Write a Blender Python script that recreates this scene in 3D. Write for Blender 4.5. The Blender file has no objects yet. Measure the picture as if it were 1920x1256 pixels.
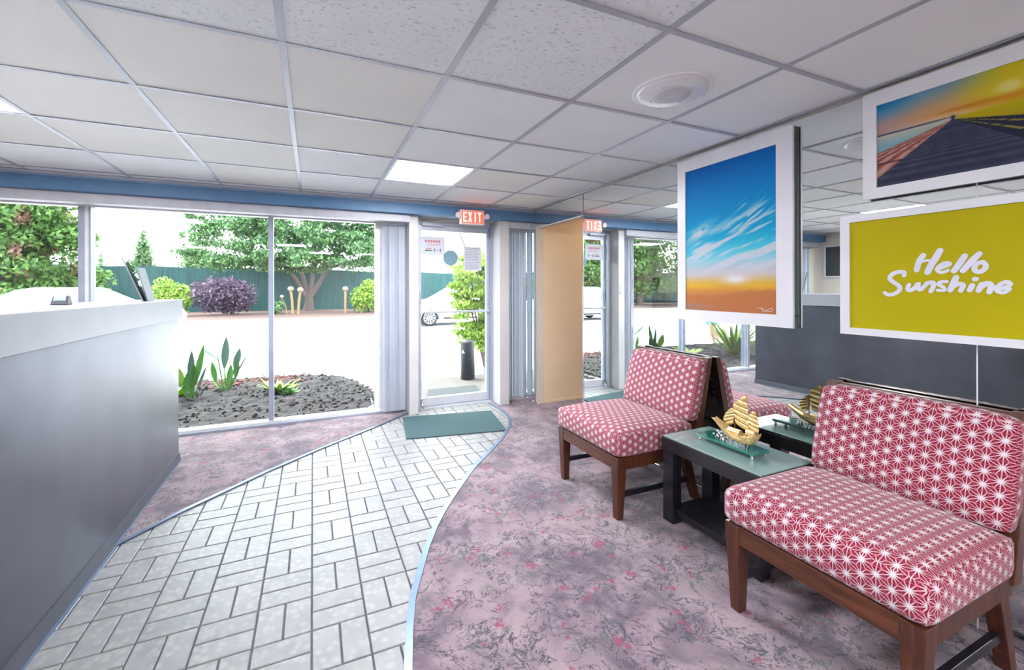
import bpy, bmesh, math, random
import numpy as np
from mathutils import Matrix, Vector
random.seed(7); rng = np.random.default_rng(11)
sc = bpy.context.scene
COL = sc.collection
PI = math.pi
# ------------------------------------------------------------------ camera, sky, sun, exposure
H = 1.36                                   # eye height
yaw, roll = .4119, -.0021
cy_, sy_ = math.cos(yaw), math.sin(yaw); cr, sr = math.cos(roll), math.sin(roll)
right = Vector((cy_, -sy_, 0)); down = Vector((0, 0, -1)); fwd = Vector((sy_, cy_, 0))
r0 = cr*right - sr*down; r1 = sr*right + cr*down
cam = bpy.data.cameras.new('camera'); camo = bpy.data.objects.new('camera', cam); COL.objects.link(camo)
m = Matrix.Identity(4)
for i in range(3):
    m[i][0] = r0[i]; m[i][1] = -r1[i]; m[i][2] = -fwd[i]
m[0][3], m[1][3], m[2][3] = 0, 0, H
camo.matrix_world = m
cam.sensor_fit = 'HORIZONTAL'; cam.sensor_width = 36; cam.lens = 795.89/1920*36
cam.shift_x = (960-934.48)/1920; cam.shift_y = (539.82-628)/1920
cam.clip_start = .05; cam.clip_end = 300
sc.camera = camo
w = bpy.data.worlds.new('sky'); sc.world = w; w.use_nodes = True
bg = w.node_tree.nodes['Background']; bg.inputs[0].default_value = (.88, .95, 1, 1); bg.inputs[1].default_value = 3.3
sun = bpy.data.lights.new('sun', 'SUN'); sun.energy = 4.0; sun.angle = .5; sun.color = (1, .96, .88)
suno = bpy.data.objects.new('sun', sun); COL.objects.link(suno)
suno.rotation_euler = Vector((-.30, .38, .88)).to_track_quat('Z', 'Y').to_euler(); suno.location = (-3, 10, 12)
def portal(name, x0, x1, z0, z1, y):
    a = bpy.data.lights.new(name, 'AREA'); a.shape = 'RECTANGLE'; a.size = x1-x0; a.size_y = z1-z0
    a.cycles.is_portal = True
    o = bpy.data.objects.new(name, a); COL.objects.link(o); o.location = ((x0+x1)/2, y, (z0+z1)/2)
    o.rotation_euler = (-PI/2, 0, 0)
portal('window_daylight', -3.2, .72, .03, 2.14, 4.98)
portal('door_daylight', 1.1, 2.38, .03, 2.14, 4.98)
FIX = 23.0                                  # ceiling fixture emission
sc.view_settings.view_transform = 'Standard'; sc.view_settings.look = 'None'
sc.view_settings.gamma = 1; sc.view_settings.use_curve_mapping = False
sc.view_settings.exposure = 1.85
sc.cycles.max_bounces = 10; sc.cycles.diffuse_bounces = 8; sc.cycles.glossy_bounces = 6
sc.cycles.transparent_max_bounces = 16; sc.cycles.caustics_reflective = False; sc.cycles.caustics_refractive = False
sc.cycles.sample_clamp_indirect = 6
# ------------------------------------------------------------------ node helpers
def lin(c):
    return tuple((x/12.92 if x <= .04045 else ((x+.055)/1.055)**2.4) for x in [v/255 for v in c])
class S:
    """a value socket with arithmetic"""
    def __init__(s, nt, sock): s.nt, s.k = nt, sock
    def op(s, o, *a):
        n = s.nt.nodes.new('ShaderNodeMath'); n.operation = o
        for i, v in enumerate((s,)+a):
            if isinstance(v, S): s.nt.links.new(v.k, n.inputs[i])
            else: n.inputs[i].default_value = v
        return S(s.nt, n.outputs[0])
    def __add__(s, o): return s.op('ADD', o)
    def __sub__(s, o): return s.op('SUBTRACT', o)
    def __mul__(s, o): return s.op('MULTIPLY', o)
    def __truediv__(s, o): return s.op('DIVIDE', o)
    def step(s, a, b):
        n = s.nt.nodes.new('ShaderNodeMapRange'); n.interpolation_type = 'SMOOTHSTEP'
        s.nt.links.new(s.k, n.inputs[0]); n.inputs[1].default_value = a; n.inputs[2].default_value = b
        return S(s.nt, n.outputs[0])
def new(name):
    mt = bpy.data.materials.new(name); mt.use_nodes = True
    nt = mt.node_tree; p = nt.nodes['Principled BSDF']; return mt, nt, p
def coord(nt, kind='Object', scale=(1, 1, 1)):
    t = nt.nodes.new('ShaderNodeTexCoord'); mp = nt.nodes.new('ShaderNodeMapping'); mp.inputs['Scale'].default_value = scale
    nt.links.new(t.outputs[kind], mp.inputs[0]); return mp.outputs[0]
def noise(nt, vec, scale, detail=3, rough=.5, out=0, dist=0):
    n = nt.nodes.new('ShaderNodeTexNoise'); n.inputs['Scale'].default_value = scale; n.inputs['Detail'].default_value = detail
    n.inputs['Roughness'].default_value = rough; n.inputs['Distortion'].default_value = dist
    nt.links.new(vec, n.inputs['Vector']); return S(nt, n.outputs[out])
def mixc(nt, fac, a, b):
    n = nt.nodes.new('ShaderNodeMix'); n.data_type = 'RGBA'
    if isinstance(fac, S): nt.links.new(fac.k, n.inputs[0])
    else: n.inputs[0].default_value = fac
    for i, v in ((6, a), (7, b)):
        if isinstance(v, S): nt.links.new(v.k, n.inputs[i])
        else: n.inputs[i].default_value = (*v[:3], 1)
    return S(nt, n.outputs[2])
def bump(nt, p, h, strength=.3, dist=.002):
    b = nt.nodes.new('ShaderNodeBump'); b.inputs['Strength'].default_value = strength; b.inputs['Distance'].default_value = dist
    nt.links.new(h.k, b.inputs['Height']); nt.links.new(b.outputs[0], p.inputs['Normal'])
def plain(name, rgb, rough=.5, metal=0, var=.06, vs=8, bmp=0, bs=60, spec=.5, coat=0, emis=None, es=1, stretch=(1, 1, 1)):
    mt, nt, p = new(name); c = lin(rgb); v = coord(nt, 'Object', stretch)
    n = noise(nt, v, vs, 4)
    k = mixc(nt, n.step(.3, .7), [x*(1-var) for x in c], [min(1, x*(1+var)) for x in c])
    nt.links.new(k.k, p.inputs['Base Color'])
    p.inputs['Roughness'].default_value = rough; p.inputs['Metallic'].default_value = metal
    p.inputs['Specular IOR Level'].default_value = spec; p.inputs['Coat Weight'].default_value = coat
    if bmp: bump(nt, p, noise(nt, v, bs, 4), bmp)
    if emis: p.inputs['Emission Color'].default_value = (*lin(emis), 1); p.inputs['Emission Strength'].default_value = es
    return mt
def wood(name, a, b, rough=.38, axis=2):
    mt, nt, p = new(name); s = [26, 26, 26]; s[axis] = 2.2
    v = coord(nt, 'Object', s); n = noise(nt, v, 1.6, 5, .6, 0, 1.2)
    k = mixc(nt, n.step(.3, .72), lin(a), lin(b)); nt.links.new(k.k, p.inputs['Base Color'])
    p.inputs['Roughness'].default_value = rough; p.inputs['Coat Weight'].default_value = .25; p.inputs['Coat Roughness'].default_value = .2
    bump(nt, p, n, .12, .001); return mt
def glassy(name, tint=(1, 1, 1), refl=.9, rough=0):
    mt = bpy.data.materials.new(name); mt.use_nodes = True; nt = mt.node_tree; nt.nodes.clear()
    o = nt.nodes.new('ShaderNodeOutputMaterial'); t = nt.nodes.new('ShaderNodeBsdfTransparent'); g = nt.nodes.new('ShaderNodeBsdfGlossy')
    t.inputs[0].default_value = (*tint, 1); g.inputs['Roughness'].default_value = rough
    f = nt.nodes.new('ShaderNodeFresnel'); f.inputs[0].default_value = 1.45; q = S(nt, f.outputs[0])*refl
    mx = nt.nodes.new('ShaderNodeMixShader'); nt.links.new(q.k, mx.inputs[0]); nt.links.new(t.outputs[0], mx.inputs[1]); nt.links.new(g.outputs[0], mx.inputs[2])
    nt.links.new(mx.outputs[0], o.inputs[0]); return mt
# ------------------------------------------------------------------ materials
M = {}
M['blue'] = plain('blue_paint', (84, 126, 166), .45, bmp=.05)
M['alu'] = plain('brushed_aluminium', (196, 204, 216), .35, .4, .05, 20, stretch=(1, 1, 6))
M['alu_white'] = plain('white_window_frame', (226, 228, 232), .4, .1)
M['alu_dark'] = plain('dark_window_frame', (158, 168, 186), .42, .2)
M['valance'] = plain('valance_grey', (196, 198, 206), .5, 0, .05, 12)
M['beige'] = plain('beige_paint', (200, 200, 202), .55, 0, .04, 3, .06)
M['cream'] = plain('cream_wall_paint', (206, 196, 184), .7, 0, .04, 2, .08)
M['ochre'] = plain('ochre_wall_paint', (224, 204, 174), .6, 0, .05, 1.5, .05)
M['blind'] = plain('blind_fabric', (200, 206, 216), .6, 0, .05, 5, .1, 200)
M['white'] = plain('white_satin', (222, 224, 230), .35, 0, .02)
M['white_metal'] = plain('white_enamel', (235, 236, 240), .3, .1, .02)
M['rail'] = plain('ceiling_rail_enamel', (176, 180, 192), .42, .1, .03)
M['wood'] = wood('walnut_stain', (56, 28, 17), (92, 50, 30))
M['woody'] = wood('walnut_stain_lengthwise', (58, 29, 17), (98, 54, 30), axis=1)
M['black_wood'] = wood('black_stain', (18, 17, 22), (36, 35, 42), .32, 1)
M['chrome'] = plain('chrome', (210, 214, 220), .15, 1, .02)
M['black'] = plain('black_plastic', (34, 38, 44), .4)
M['dark_screen'] = plain('dark_screen', (12, 14, 22), .5, 0, .05)
M['grey_base'] = plain('dark_rubber_base', (74, 78, 88), .5)
M['strip'] = plain('pale_blue_edging', (108, 130, 158), .3, .45, .05, 6)
M['strip_dark'] = plain('slate_edging', (84, 98, 118), .35, .4, .08, 6)
M['trash'] = plain('slate_plastic', (20, 27, 34), .5, 0, .1, 5, .1)
M['silver'] = plain('silver_casting', (214, 218, 222), .22, .95, .1, 60, .4, 120)
M['paper'] = plain('paper', (206, 210, 220), .7, 0, .02)
M['grout'] = plain('grout', (112, 116, 128), .8, 0, .12, 20, .2)
M['clear'] = glassy('window_glass', (.97, .985, .98), .7)
M['acrylic'] = glassy('clear_acrylic', (.93, .97, .95), 1)
M['asphalt'] = plain('pale_asphalt', (172, 172, 178), .9, 0, .03, 1.2, .2, 60)
M['concrete'] = plain('concrete', (66, 63, 60), .85, 0, .07, 4, .15, 60)
M['kerb'] = plain('kerb_concrete', (226, 222, 214), .85, 0, .06, 4)
M['stone'] = plain('edging_stone', (84, 78, 78), .85, 0, .2, 14, .4, 40)
M['rust_stone'] = plain('red_mulch', (76, 40, 34), .9, 0, .25, 30, .5, 60)
M['bark'] = plain('pale_bark', (84, 72, 70), .85, 0, .2, 20, .4, 40)
M['stalk'] = plain('cream_stalk', (116, 94, 62), .7, 0, .1, 10)
M['ball'] = plain('pale_seed_head', (124, 108, 92), .7, 0, .12, 30, .3)
M['skin'] = plain('skin', (206, 160, 138), .5, 0, .04)
M['shorts'] = plain('light_blue_cloth', (120, 168, 196), .8, 0, .06, 20)
M['shirt'] = plain('pale_shirt', (206, 210, 216), .8, 0, .05, 20)
M['hair'] = plain('brown_hair', (70, 50, 38), .7, 0, .1, 40)
M['shoe'] = plain('white_shoe', (210, 210, 210), .6)
M['car_paint'] = plain('white_car_paint', (158, 164, 172), .2, 0, .01, spec=.6, coat=1)
M['car_glass'] = plain('car_window_glass', (120, 136, 146), .06, 0, .04, spec=.8)
M['tyre'] = plain('tyre_rubber', (20, 22, 26), .8)
M['rim'] = plain('alloy_rim', (120, 124, 130), .4, .3)
M['tail_light'] = plain('red_lamp_lens', (170, 40, 40), .2)
M['yellow_line'] = plain('faded_yellow_paint', (236, 222, 170), .8, 0, .15, 8)
M['outmat'] = plain('grey_green_mat', (34, 42, 46), .9, 0, .1, 30, .3, 80)
M['gap_shade'] = plain('grey_green_gap_shade', (84, 98, 98), .6)  # shade and reflection behind the picture frames, put into a colour
M['disc'] = plain('blue_sticker', (116, 150, 168), .6, 0, .02)
M['red_ink'] = plain('red_ink', (198, 120, 136), .7); M['black_ink'] = plain('dark_ink', (110, 116, 126), .7)
M['lettering'] = plain('white_brush_paint', (214, 216, 232), .5, 0, .02)
M['yellow'] = plain('yellow_print', (176, 166, 0), .6, 0, .03, 3, spec=.2)
M['exit_face'] = plain('red_exit_panel', (226, 92, 74), .4, emis=(232, 70, 50), es=.55)
M['exit_letter'] = plain('lit_exit_letters', (255, 190, 178), .4, emis=(255, 178, 166), es=1.0)
M['exit_box'] = plain('translucent_white_housing', (220, 206, 206), .35)
M['lens'] = plain('light_diffuser', (255, 240, 225), .6, emis=(250, 250, 255), es=FIX, var=0)
M['teal_glass'] = plain('teal_edge_glass', (46, 116, 104), .06, 0, .1, 20, spec=.8, coat=1)
M['table_glass'] = plain('grey_green_glass_top', (134, 164, 160), .05, 0, .06, 3, spec=.8, coat=.6)
M['back_panel'] = plain('grey_holder_back', (96, 104, 116), .5)
M['grey_laminate'] = plain('pale_laminate', (138, 141, 148), .35, 0, .04, 5)
# mirror
mt, nt, p = new('mirror_silver'); p.inputs['Base Color'].default_value = (.86, .9, .89, 1); p.inputs['Metallic'].default_value = 1
p.inputs['Roughness'].default_value = .0; M['mirror'] = mt
mt = M['blind']; nt = mt.node_tree; p = nt.nodes['Principled BSDF']; tr = nt.nodes.new('ShaderNodeBsdfTranslucent'); tr.inputs[0].default_value = (.8, .83, .88, 1); mx = nt.nodes.new('ShaderNodeMixShader'); mx.inputs[0].default_value = .5
nt.links.new(p.outputs[0], mx.inputs[1]); nt.links.new(tr.outputs[0], mx.inputs[2]); nt.links.new(mx.outputs[0], nt.nodes['Material Output'].inputs[0])
# counter metal with sideways brushing
mt, nt, p = new('brushed_dark_metal'); v = coord(nt, 'Object', (1, .35, 160)); n = noise(nt, v, 2, 4)
v2 = coord(nt, 'Object', (1, 1, 1)); n2 = noise(nt, v2, 3, 3)
k = mixc(nt, n2.step(.3, .7), lin((76, 78, 88)), lin((86, 88, 98))); nt.links.new(k.k, p.inputs['Base Color'])
p.inputs['Metallic'].default_value = .62; p.inputs['Specular IOR Level'].default_value = .3; nt.links.new((n*.05+.33).k, p.inputs['Roughness'])
p.inputs['Anisotropic'].default_value = .75; p.inputs['Anisotropic Rotation'].default_value = .25
M['counter'] = mt
# brass
mt, nt, p = new('brass'); v = coord(nt, 'Object'); n = noise(nt, v, 90, 3)
k = mixc(nt, n.step(.3, .7), lin((214, 172, 96)), lin((244, 220, 164))); nt.links.new(k.k, p.inputs['Base Color'])
p.inputs['Metallic'].default_value = .5; p.inputs['Roughness'].default_value = .36; bump(nt, p, n, .2, .001); M['brass'] = mt
M['bronze'] = plain('dark_brass', (150, 104, 48), .4, .5, .1, 60)
# ceiling tiles
def ceil_tile(name, rgb, fiss):
    mt, nt, p = new(name); v = coord(nt, 'Object', (1, 2.4, 1) if fiss else (1, 1, 1))
    n = noise(nt, v, 46 if fiss else 120, 4, .6); big = noise(nt, coord(nt), 1.3, 2)
    c = lin(rgb); base = mixc(nt, big.step(.3, .7), [x*.95 for x in c], c)
    pit = n.step(.58, .66) if fiss else n.step(.55, .8)*.25
    k = mixc(nt, pit, base, [x*.66 for x in c]); nt.links.new(k.k, p.inputs['Base Color']); p.inputs['Roughness'].default_value = .9
    p.inputs['Specular IOR Level'].default_value = .15
    bump(nt, p, n, .5 if fiss else .2, .003); return mt
M['tile_pitted'] = ceil_tile('pitted_ceiling_tile', (244, 250, 253), True)
M['tile_fine'] = ceil_tile('fine_white_ceiling_tile', (245, 250, 252), False)
M['tile_cream'] = ceil_tile('cream_ceiling_tile', (242, 244, 240), False)
# floor tile
mt, nt, p = new('glazed_stone_tile'); v = coord(nt, 'Object')
oi = nt.nodes.new('ShaderNodeObjectInfo'); rnd = S(nt, oi.outputs['Random'])
tc = nt.nodes.new('ShaderNodeTexCoord'); add = nt.nodes.new('ShaderNodeVectorMath'); add.operation = 'ADD'
nt.links.new(tc.outputs['Object'], add.inputs[0]); cmb = nt.nodes.new('ShaderNodeCombineXYZ')
nt.links.new((rnd*50).k, cmb.inputs[0]); nt.links.new((rnd*31).k, cmb.inputs[1]); nt.links.new(cmb.outputs[0], add.inputs[1])
vo = nt.nodes.new('ShaderNodeTexVoronoi'); vo.inputs['Scale'].default_value = 28; nt.links.new(add.outputs[0], vo.inputs['Vector'])
peb = S(nt, vo.outputs['Distance']).step(.1, .6); n = noise(nt, add.outputs[0], 9, 4)
a_ = mixc(nt, n.step(.3, .7), lin((116, 119, 125)), lin((137, 138, 141)))
k = mixc(nt, (peb*.5+.0)+rnd*.25, lin((154, 154, 153)), a_); nt.links.new(k.k, p.inputs['Base Color'])
p.inputs['Roughness'].default_value = .42; p.inputs['Specular IOR Level'].default_value = .35; bump(nt, p, peb, .35, .003); M['floor_tile'] = mt
# carpet
mt, nt, p = new('floral_carpet'); v = coord(nt, 'Object')
pile = noise(nt, v, 260, 2, .8); cl = noise(nt, v, 5.5, 5, .62, 0, .4); c2 = noise(nt, v, 2.2, 3)
vines = noise(nt, v, 7.5, 4, .6, 0, 1.6); leafn = noise(nt, v, 34, 3, .7)
base = mixc(nt, cl.step(.36, .62), lin((152, 132, 142)), lin((94, 80, 96)))
base = mixc(nt, c2.step(.4, .62)*.5, base, lin((172, 152, 156)))
clus = noise(nt, v, 5.2, 4, .7, 0, .5); cm = clus.step(.50, .60)
vein = (vines-.5).op('ABSOLUTE'); vm = (vein.step(.005, .024)*-1+1)*(clus.step(.42, .48)*.8+.15)
bits = noise(nt, v, 42, 3, .8, 0, 1.2).step(.47, .56)
k = mixc(nt, cm*bits*.85, base, lin((62, 66, 82)))
k = mixc(nt, vm, k, lin((50, 52, 66)))
g1 = noise(nt, v, 7.1, 3, .6, 0, .4).step(.57, .64)*bits*.7; k = mixc(nt, g1, k, lin((72, 92, 84)))
f1 = noise(nt, v, 10.5, 2, .5, 0, .2).step(.62, .67)*noise(nt, v, 55, 2).step(.42, .55)*.85; k = mixc(nt, f1, k, lin((150, 44, 84)))
k = mixc(nt, pile.step(.38, .64)*.4, k, lin((84, 66, 78)))
nt.links.new(k.k, p.inputs['Base Color']); p.inputs['Roughness'].default_value = .95; p.inputs['Specular IOR Level'].default_value = .1
p.inputs['Sheen Weight'].default_value = .3
bump(nt, p, pile, .6, .004); M['carpet'] = mt
# green ribbed doormat
mt, nt, p = new('teal_mat'); v = coord(nt); n = noise(nt, v, 120, 2)
k = mixc(nt, n.step(.3, .7), lin((42, 70, 76)), lin((68, 96, 100))); nt.links.new(k.k, p.inputs['Base Color']); p.inputs['Roughness'].default_value = .9
bump(nt, p, n, .6, .004); M['mat'] = mt
# star lattice fabric
mt, nt, p = new('star_lattice_fabric'); uvn = nt.nodes.new('ShaderNodeUVMap'); sx = nt.nodes.new('ShaderNodeSeparateXYZ'); nt.links.new(uvn.outputs[0], sx.inputs[0])
U, V = S(nt, sx.outputs[0]), S(nt, sx.outputs[1]); a = .046; b = a*math.sqrt(3)
def fmod(q, mm): return (q/mm).op('FRACT')*mm
ux, uy = fmod(U+a/2, a)-a/2, fmod(V+b/2, b)-b/2
wx, wy = fmod(U, a)-a/2, fmod(V, b)-b/2
ra = (ux*ux+uy*uy).op('SQRT'); rb = (wx*wx+wy*wy).op('SQRT'); sel = ra.op('LESS_THAN', rb)
px_ = wx+(ux-wx)*sel; py_ = wy+(uy-wy)*sel; r = (px_*px_+py_*py_).op('SQRT')
ang = py_.op('ARCTAN2', px_); t6 = PI/6
fold = ((ang/t6+24.5).op('FRACT')-.5)*t6
d = r*fold.op('SINE').op('ABSOLUTE')
ln = d.step(.0009, .0023)*-1+1
core = r.step(.001, .0058)*-1+1
hexn = ((ang/(PI/3)+12.5).op('FRACT')-.5)*(PI/3); hd = (r*hexn.op('COSINE')-a/2).op('ABSOLUTE')
cell = (hd.step(.0003, .0016)*-1+1)*.6
mask = (ln+core).op('MINIMUM', 1.0)
tint = r.step(.004, a*.58)
white = mixc(nt, tint, lin((206, 196, 202)), lin((196, 120, 136)))
weave = noise(nt, coord(nt, 'Object'), 700, 2)
red = mixc(nt, weave.step(.3, .7), lin((104, 12, 38)), lin((130, 24, 52)))
k = mixc(nt, cell, red, lin((190, 96, 112))); k = mixc(nt, mask, k, white)
nt.links.new(k.k, p.inputs['Base Color']); p.inputs['Roughness'].default_value = .85; p.inputs['Specular IOR Level'].default_value = .2
p.inputs['Sheen Weight'].default_value = .2; bump(nt, p, weave, .3, .001); M['fabric'] = mt
# foliage
def leafmat(name, a, b, c=None):
    mt, nt, p = new(name); g = nt.nodes.new('ShaderNodeNewGeometry'); rr = S(nt, g.outputs['Random Per Island'])
    k = mixc(nt, rr, lin(a), lin(b))
    if c: k = mixc(nt, noise(nt, coord(nt), .9, 3).step(.58, .70), k, lin(c))
    nt.links.new(k.k, p.inputs['Base Color']); p.inputs['Roughness'].default_value = .6
    tr = nt.nodes.new('ShaderNodeBsdfTranslucent'); nt.links.new(k.k, tr.inputs[0]); mx = nt.nodes.new('ShaderNodeMixShader'); mx.inputs[0].default_value = .35
    o = nt.nodes['Material Output']; nt.links.new(p.outputs[0], mx.inputs[1]); nt.links.new(tr.outputs[0], mx.inputs[2]); nt.links.new(mx.outputs[0], o.inputs[0])
    return mt
M['leaf_maple'] = leafmat('maple_leaves', (50, 84, 60), (104, 142, 84))
M['leaf_dense'] = leafmat('dense_evergreen_leaves', (44, 78, 40), (98, 134, 60), (116, 84, 72))
M['leaf_cypress'] = leafmat('pale_cypress_leaves', (74, 108, 72), (110, 142, 92))
M['leaf_lime'] = leafmat('lime_shrub_leaves', (86, 124, 46), (150, 176, 76))
M['leaf_purple'] = leafmat('purple_shrub_leaves', (66, 54, 72), (112, 92, 114))
M['leaf_canna'] = leafmat('canna_leaf', (50, 104, 48), (94, 146, 66))
M['leaf_canna_dark'] = leafmat('blue_green_canna_leaf', (58, 88, 80), (82, 112, 98))
M['mulch'] = plain('dark_mulch', (17, 14, 16), .95, 0, .45, 40, .8, 90)
M['mulch_far'] = plain('reddish_mulch', (74, 54, 50), .95, 0, .2, 6, .6, 40)
# fence windscreen
mt, nt, p = new('teal_windscreen'); v = coord(nt, 'Object', (5, 1, .25)); n = noise(nt, v, 3, 4)
k = mixc(nt, n.step(.3, .7), lin((24, 62, 64)), lin((40, 84, 86))); nt.links.new(k.k, p.inputs['Base Color']); p.inputs['Roughness'].default_value = .8
bump(nt, p, n, .4, .03); M['fence'] = mt
# ------------------------------------------------------------------ geometry helpers
def tag(o, label=None, cat=None, group=None, kind=None):
    if label: o['label'] = label
    if cat: o['category'] = cat
    if group: o['group'] = group
    if kind: o['kind'] = kind
    return o
def empty(name, loc=(0, 0, 0), label=None, cat=None, group=None, kind=None):
    o = bpy.data.objects.new(name, None); COL.objects.link(o); o.location = loc; o.empty_display_size = .1
    return tag(o, label, cat, group, kind)
def link(name, me, mat, parent=None, bev=0):
    if mat and not me.materials: me.materials.append(M[mat] if isinstance(mat, str) else mat)
    o = bpy.data.objects.new(name, me); COL.objects.link(o)
    if parent is not None:
        o.parent = parent
        pl = Vector((0, 0, 0)); q = parent
        while q is not None: pl += q.location; q = q.parent
        o.location = -pl                      # meshes are written in world coordinates
    if bev:
        bm_ = o.modifiers.new('bevel', 'BEVEL'); bm_.width = bev; bm_.segments = 2; bm_.limit_method = 'ANGLE'
    return o
class G:
    """collects geometry in world coordinates, then links it as one mesh"""
    def __init__(s): s.v, s.f, s.sm = [], [], []
    def poly(s, vs, fs, smooth=False):
        b = len(s.v); s.v += [tuple(q) for q in vs]; s.f += [tuple(i+b for i in f) for f in fs]; s.sm += [smooth]*len(fs); return s
    def box(s, x0, x1, y0, y1, z0, z1):
        x0, x1 = min(x0, x1), max(x0, x1); y0, y1 = min(y0, y1), max(y0, y1); z0, z1 = min(z0, z1), max(z0, z1)
        return s.hexa([(x0, y0, z0), (x1, y0, z0), (x1, y1, z0), (x0, y1, z0)], [(x0, y0, z1), (x1, y0, z1), (x1, y1, z1), (x0, y1, z1)])
    def hexa(s, bot, top):
        return s.poly(list(bot)+list(top), [(3, 2, 1, 0), (4, 5, 6, 7), (0, 1, 5, 4), (1, 2, 6, 5), (2, 3, 7, 6), (3, 0, 4, 7)])
    def tube(s, pts, rad, n=8, caps=True):
        pts = [Vector(q) for q in pts]; rads = rad if isinstance(rad, (list, tuple)) else [rad]*len(pts); rings = []
        for i, q in enumerate(pts):
            d = (pts[min(i+1, len(pts)-1)]-pts[max(i-1, 0)]).normalized()
            a = d.orthogonal().normalized() if abs(d.z) > .95 else Vector((0, 0, 1)).cross(d).normalized()
            if abs(d.z) > .95: a = Vector((1, 0, 0)); a = (a-d*a.dot(d)).normalized()
            b = d.cross(a)
            rings.append([q+(a*math.cos(2*PI*k/n)+b*math.sin(2*PI*k/n))*rads[i] for k in range(n)])
        vs = [p_ for r_ in rings for p_ in r_]; fs = []
        for i in range(len(pts)-1):
            for k in range(n): fs.append((i*n+k, i*n+(k+1) % n, (i+1)*n+(k+1) % n, (i+1)*n+k))
        s.poly(vs, fs, True)
        if caps: s.poly(rings[0], [tuple(range(n))[::-1]]); s.poly(rings[-1], [tuple(range(n))])
        return s
    def lathe(s, c, prof, n=24, axis='z'):
        vs, fs = [], []
        for r_, h in prof:
            for k in range(n):
                a = 2*PI*k/n; u, v_ = r_*math.cos(a), r_*math.sin(a)
                vs.append((c[0]+u, c[1]+v_, c[2]+h) if axis == 'z' else ((c[0]+h, c[1]+u, c[2]+v_) if axis == 'x' else (c[0]+u, c[1]+h, c[2]-v_)))
        for i in range(len(prof)-1):
            for k in range(n): fs.append((i*n+k, i*n+(k+1) % n, (i+1)*n+(k+1) % n, (i+1)*n+k))
        s.poly(vs, fs, True)
        s.poly(vs[:n], [tuple(range(n))[::-1]]); s.poly(vs[-n:], [tuple(range(n))]); return s
    def prism(s, outline, lo, hi, axis):
        """outline: 2-D points; extruded along axis from lo to hi"""
        def P(q, h): return {'z': (q[0], q[1], h), 'x': (h, q[0], q[1]), 'y': (q[0], h, q[1])}[axis]
        n = len(outline); vs = [P(q, lo) for q in outline]+[P(q, hi) for q in outline]
        return s.poly(vs, [tuple(range(n))[::-1], tuple(range(n, 2*n))]+[(i, (i+1) % n, (i+1) % n+n, i+n) for i in range(n)])
    def ball(s, c, r_, sc_=(1, 1, 1), n=10, mm=6):
        prof = []
        vs, fs = [], []
        for i in range(mm+1):
            th = PI*i/mm
            for k in range(n):
                a = 2*PI*k/n; vs.append((c[0]+r_*sc_[0]*math.sin(th)*math.cos(a), c[1]+r_*sc_[1]*math.sin(th)*math.sin(a), c[2]-r_*sc_[2]*math.cos(th)))
        for i in range(mm):
            for k in range(n): fs.append((i*n+k, i*n+(k+1) % n, (i+1)*n+(k+1) % n, (i+1)*n+k))
        return s.poly(vs, fs, True)
    def mesh(s, name):
        me = bpy.data.meshes.new(name); me.from_pydata(s.v, [], s.f)
        me.polygons.foreach_set('use_smooth', s.sm); me.update(); return me
    def obj(s, name, mat, parent=None, bev=0, fix=False):
        me = s.mesh(name)
        if fix:
            b = bmesh.new(); b.from_mesh(me); bmesh.ops.recalc_face_normals(b, faces=b.faces); b.to_mesh(me); b.free()
        return link(name, me, mat, parent, bev)
def B(*a): return G().box(*a)
# ------------------------------------------------------------------ ROOM
YW = 4.8; XM = 2.39; XL = -3.28; YB = -3.2; HC = 2.274
floor = tag(B(XL-.1, 4.1, YB, 4.93, -.09, -.014).obj('floor', 'grout'), 'lobby floor, a tiled path curving between patterned carpets', 'floor', kind='structure')
# right and left boundaries of the tiled path
RC = [(.10, YB), (.12, -.6), (.16, .3), (.21, .9), (.255, 1.25), (.308, 1.516), (.35, 1.693), (.395, 1.85), (.455, 1.989), (.54, 2.18), (.63, 2.35), (.73, 2.51), (.839, 2.662), (.98, 2.85), (1.125, 3.033), (1.27, 3.18), (1.402, 3.323), (1.55, 3.48), (1.685, 3.668), (1.775, 3.79), (1.836, 3.918), (1.885, 4.05), (1.911, 4.187), (1.918, 4.36), (1.912, 4.53), (1.90, 4.62)]
LC = [(-.968, 2.86), (-.737, 3.141), (-.317, 3.569), (.052, 3.895), (.537, 4.279), (.94, 4.62)]
def slabz(poly, z0, z1): return G().prism(poly, z0, z1, 'z')
def tri_slab(pts, z0, z1):
    bm_ = bmesh.new(); vs = [bm_.verts.new((x, y, z1)) for x, y in pts]; f = bm_.faces.new(vs)
    bmesh.ops.triangulate(bm_, faces=[f]); r_ = bmesh.ops.extrude_face_region(bm_, geom=bm_.faces[:])
    for g_ in r_['geom']:
        if isinstance(g_, bmesh.types.BMVert): g_.co.z = z0
    bmesh.ops.recalc_face_normals(bm_, faces=bm_.faces); me = bpy.data.meshes.new('carpet'); bm_.to_mesh(me); bm_.free(); return me
link('carpet', tri_slab(RC+[(1.98, 4.62), (1.98, 4.78), (2.395, 4.78), (2.395, 4.36), (4.05, 4.36), (4.05, 3.43), (2.395, 3.43), (2.395, YB)], -.012, .004), 'carpet', floor)
link('carpet', tri_slab([(-.975, 2.86)]+LC[1:]+[(.94, 4.79), (XL, 4.79), (XL, YB), (-1.3, YB), (-1.3, 2.8)], -.012, .004), 'carpet', floor)
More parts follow.
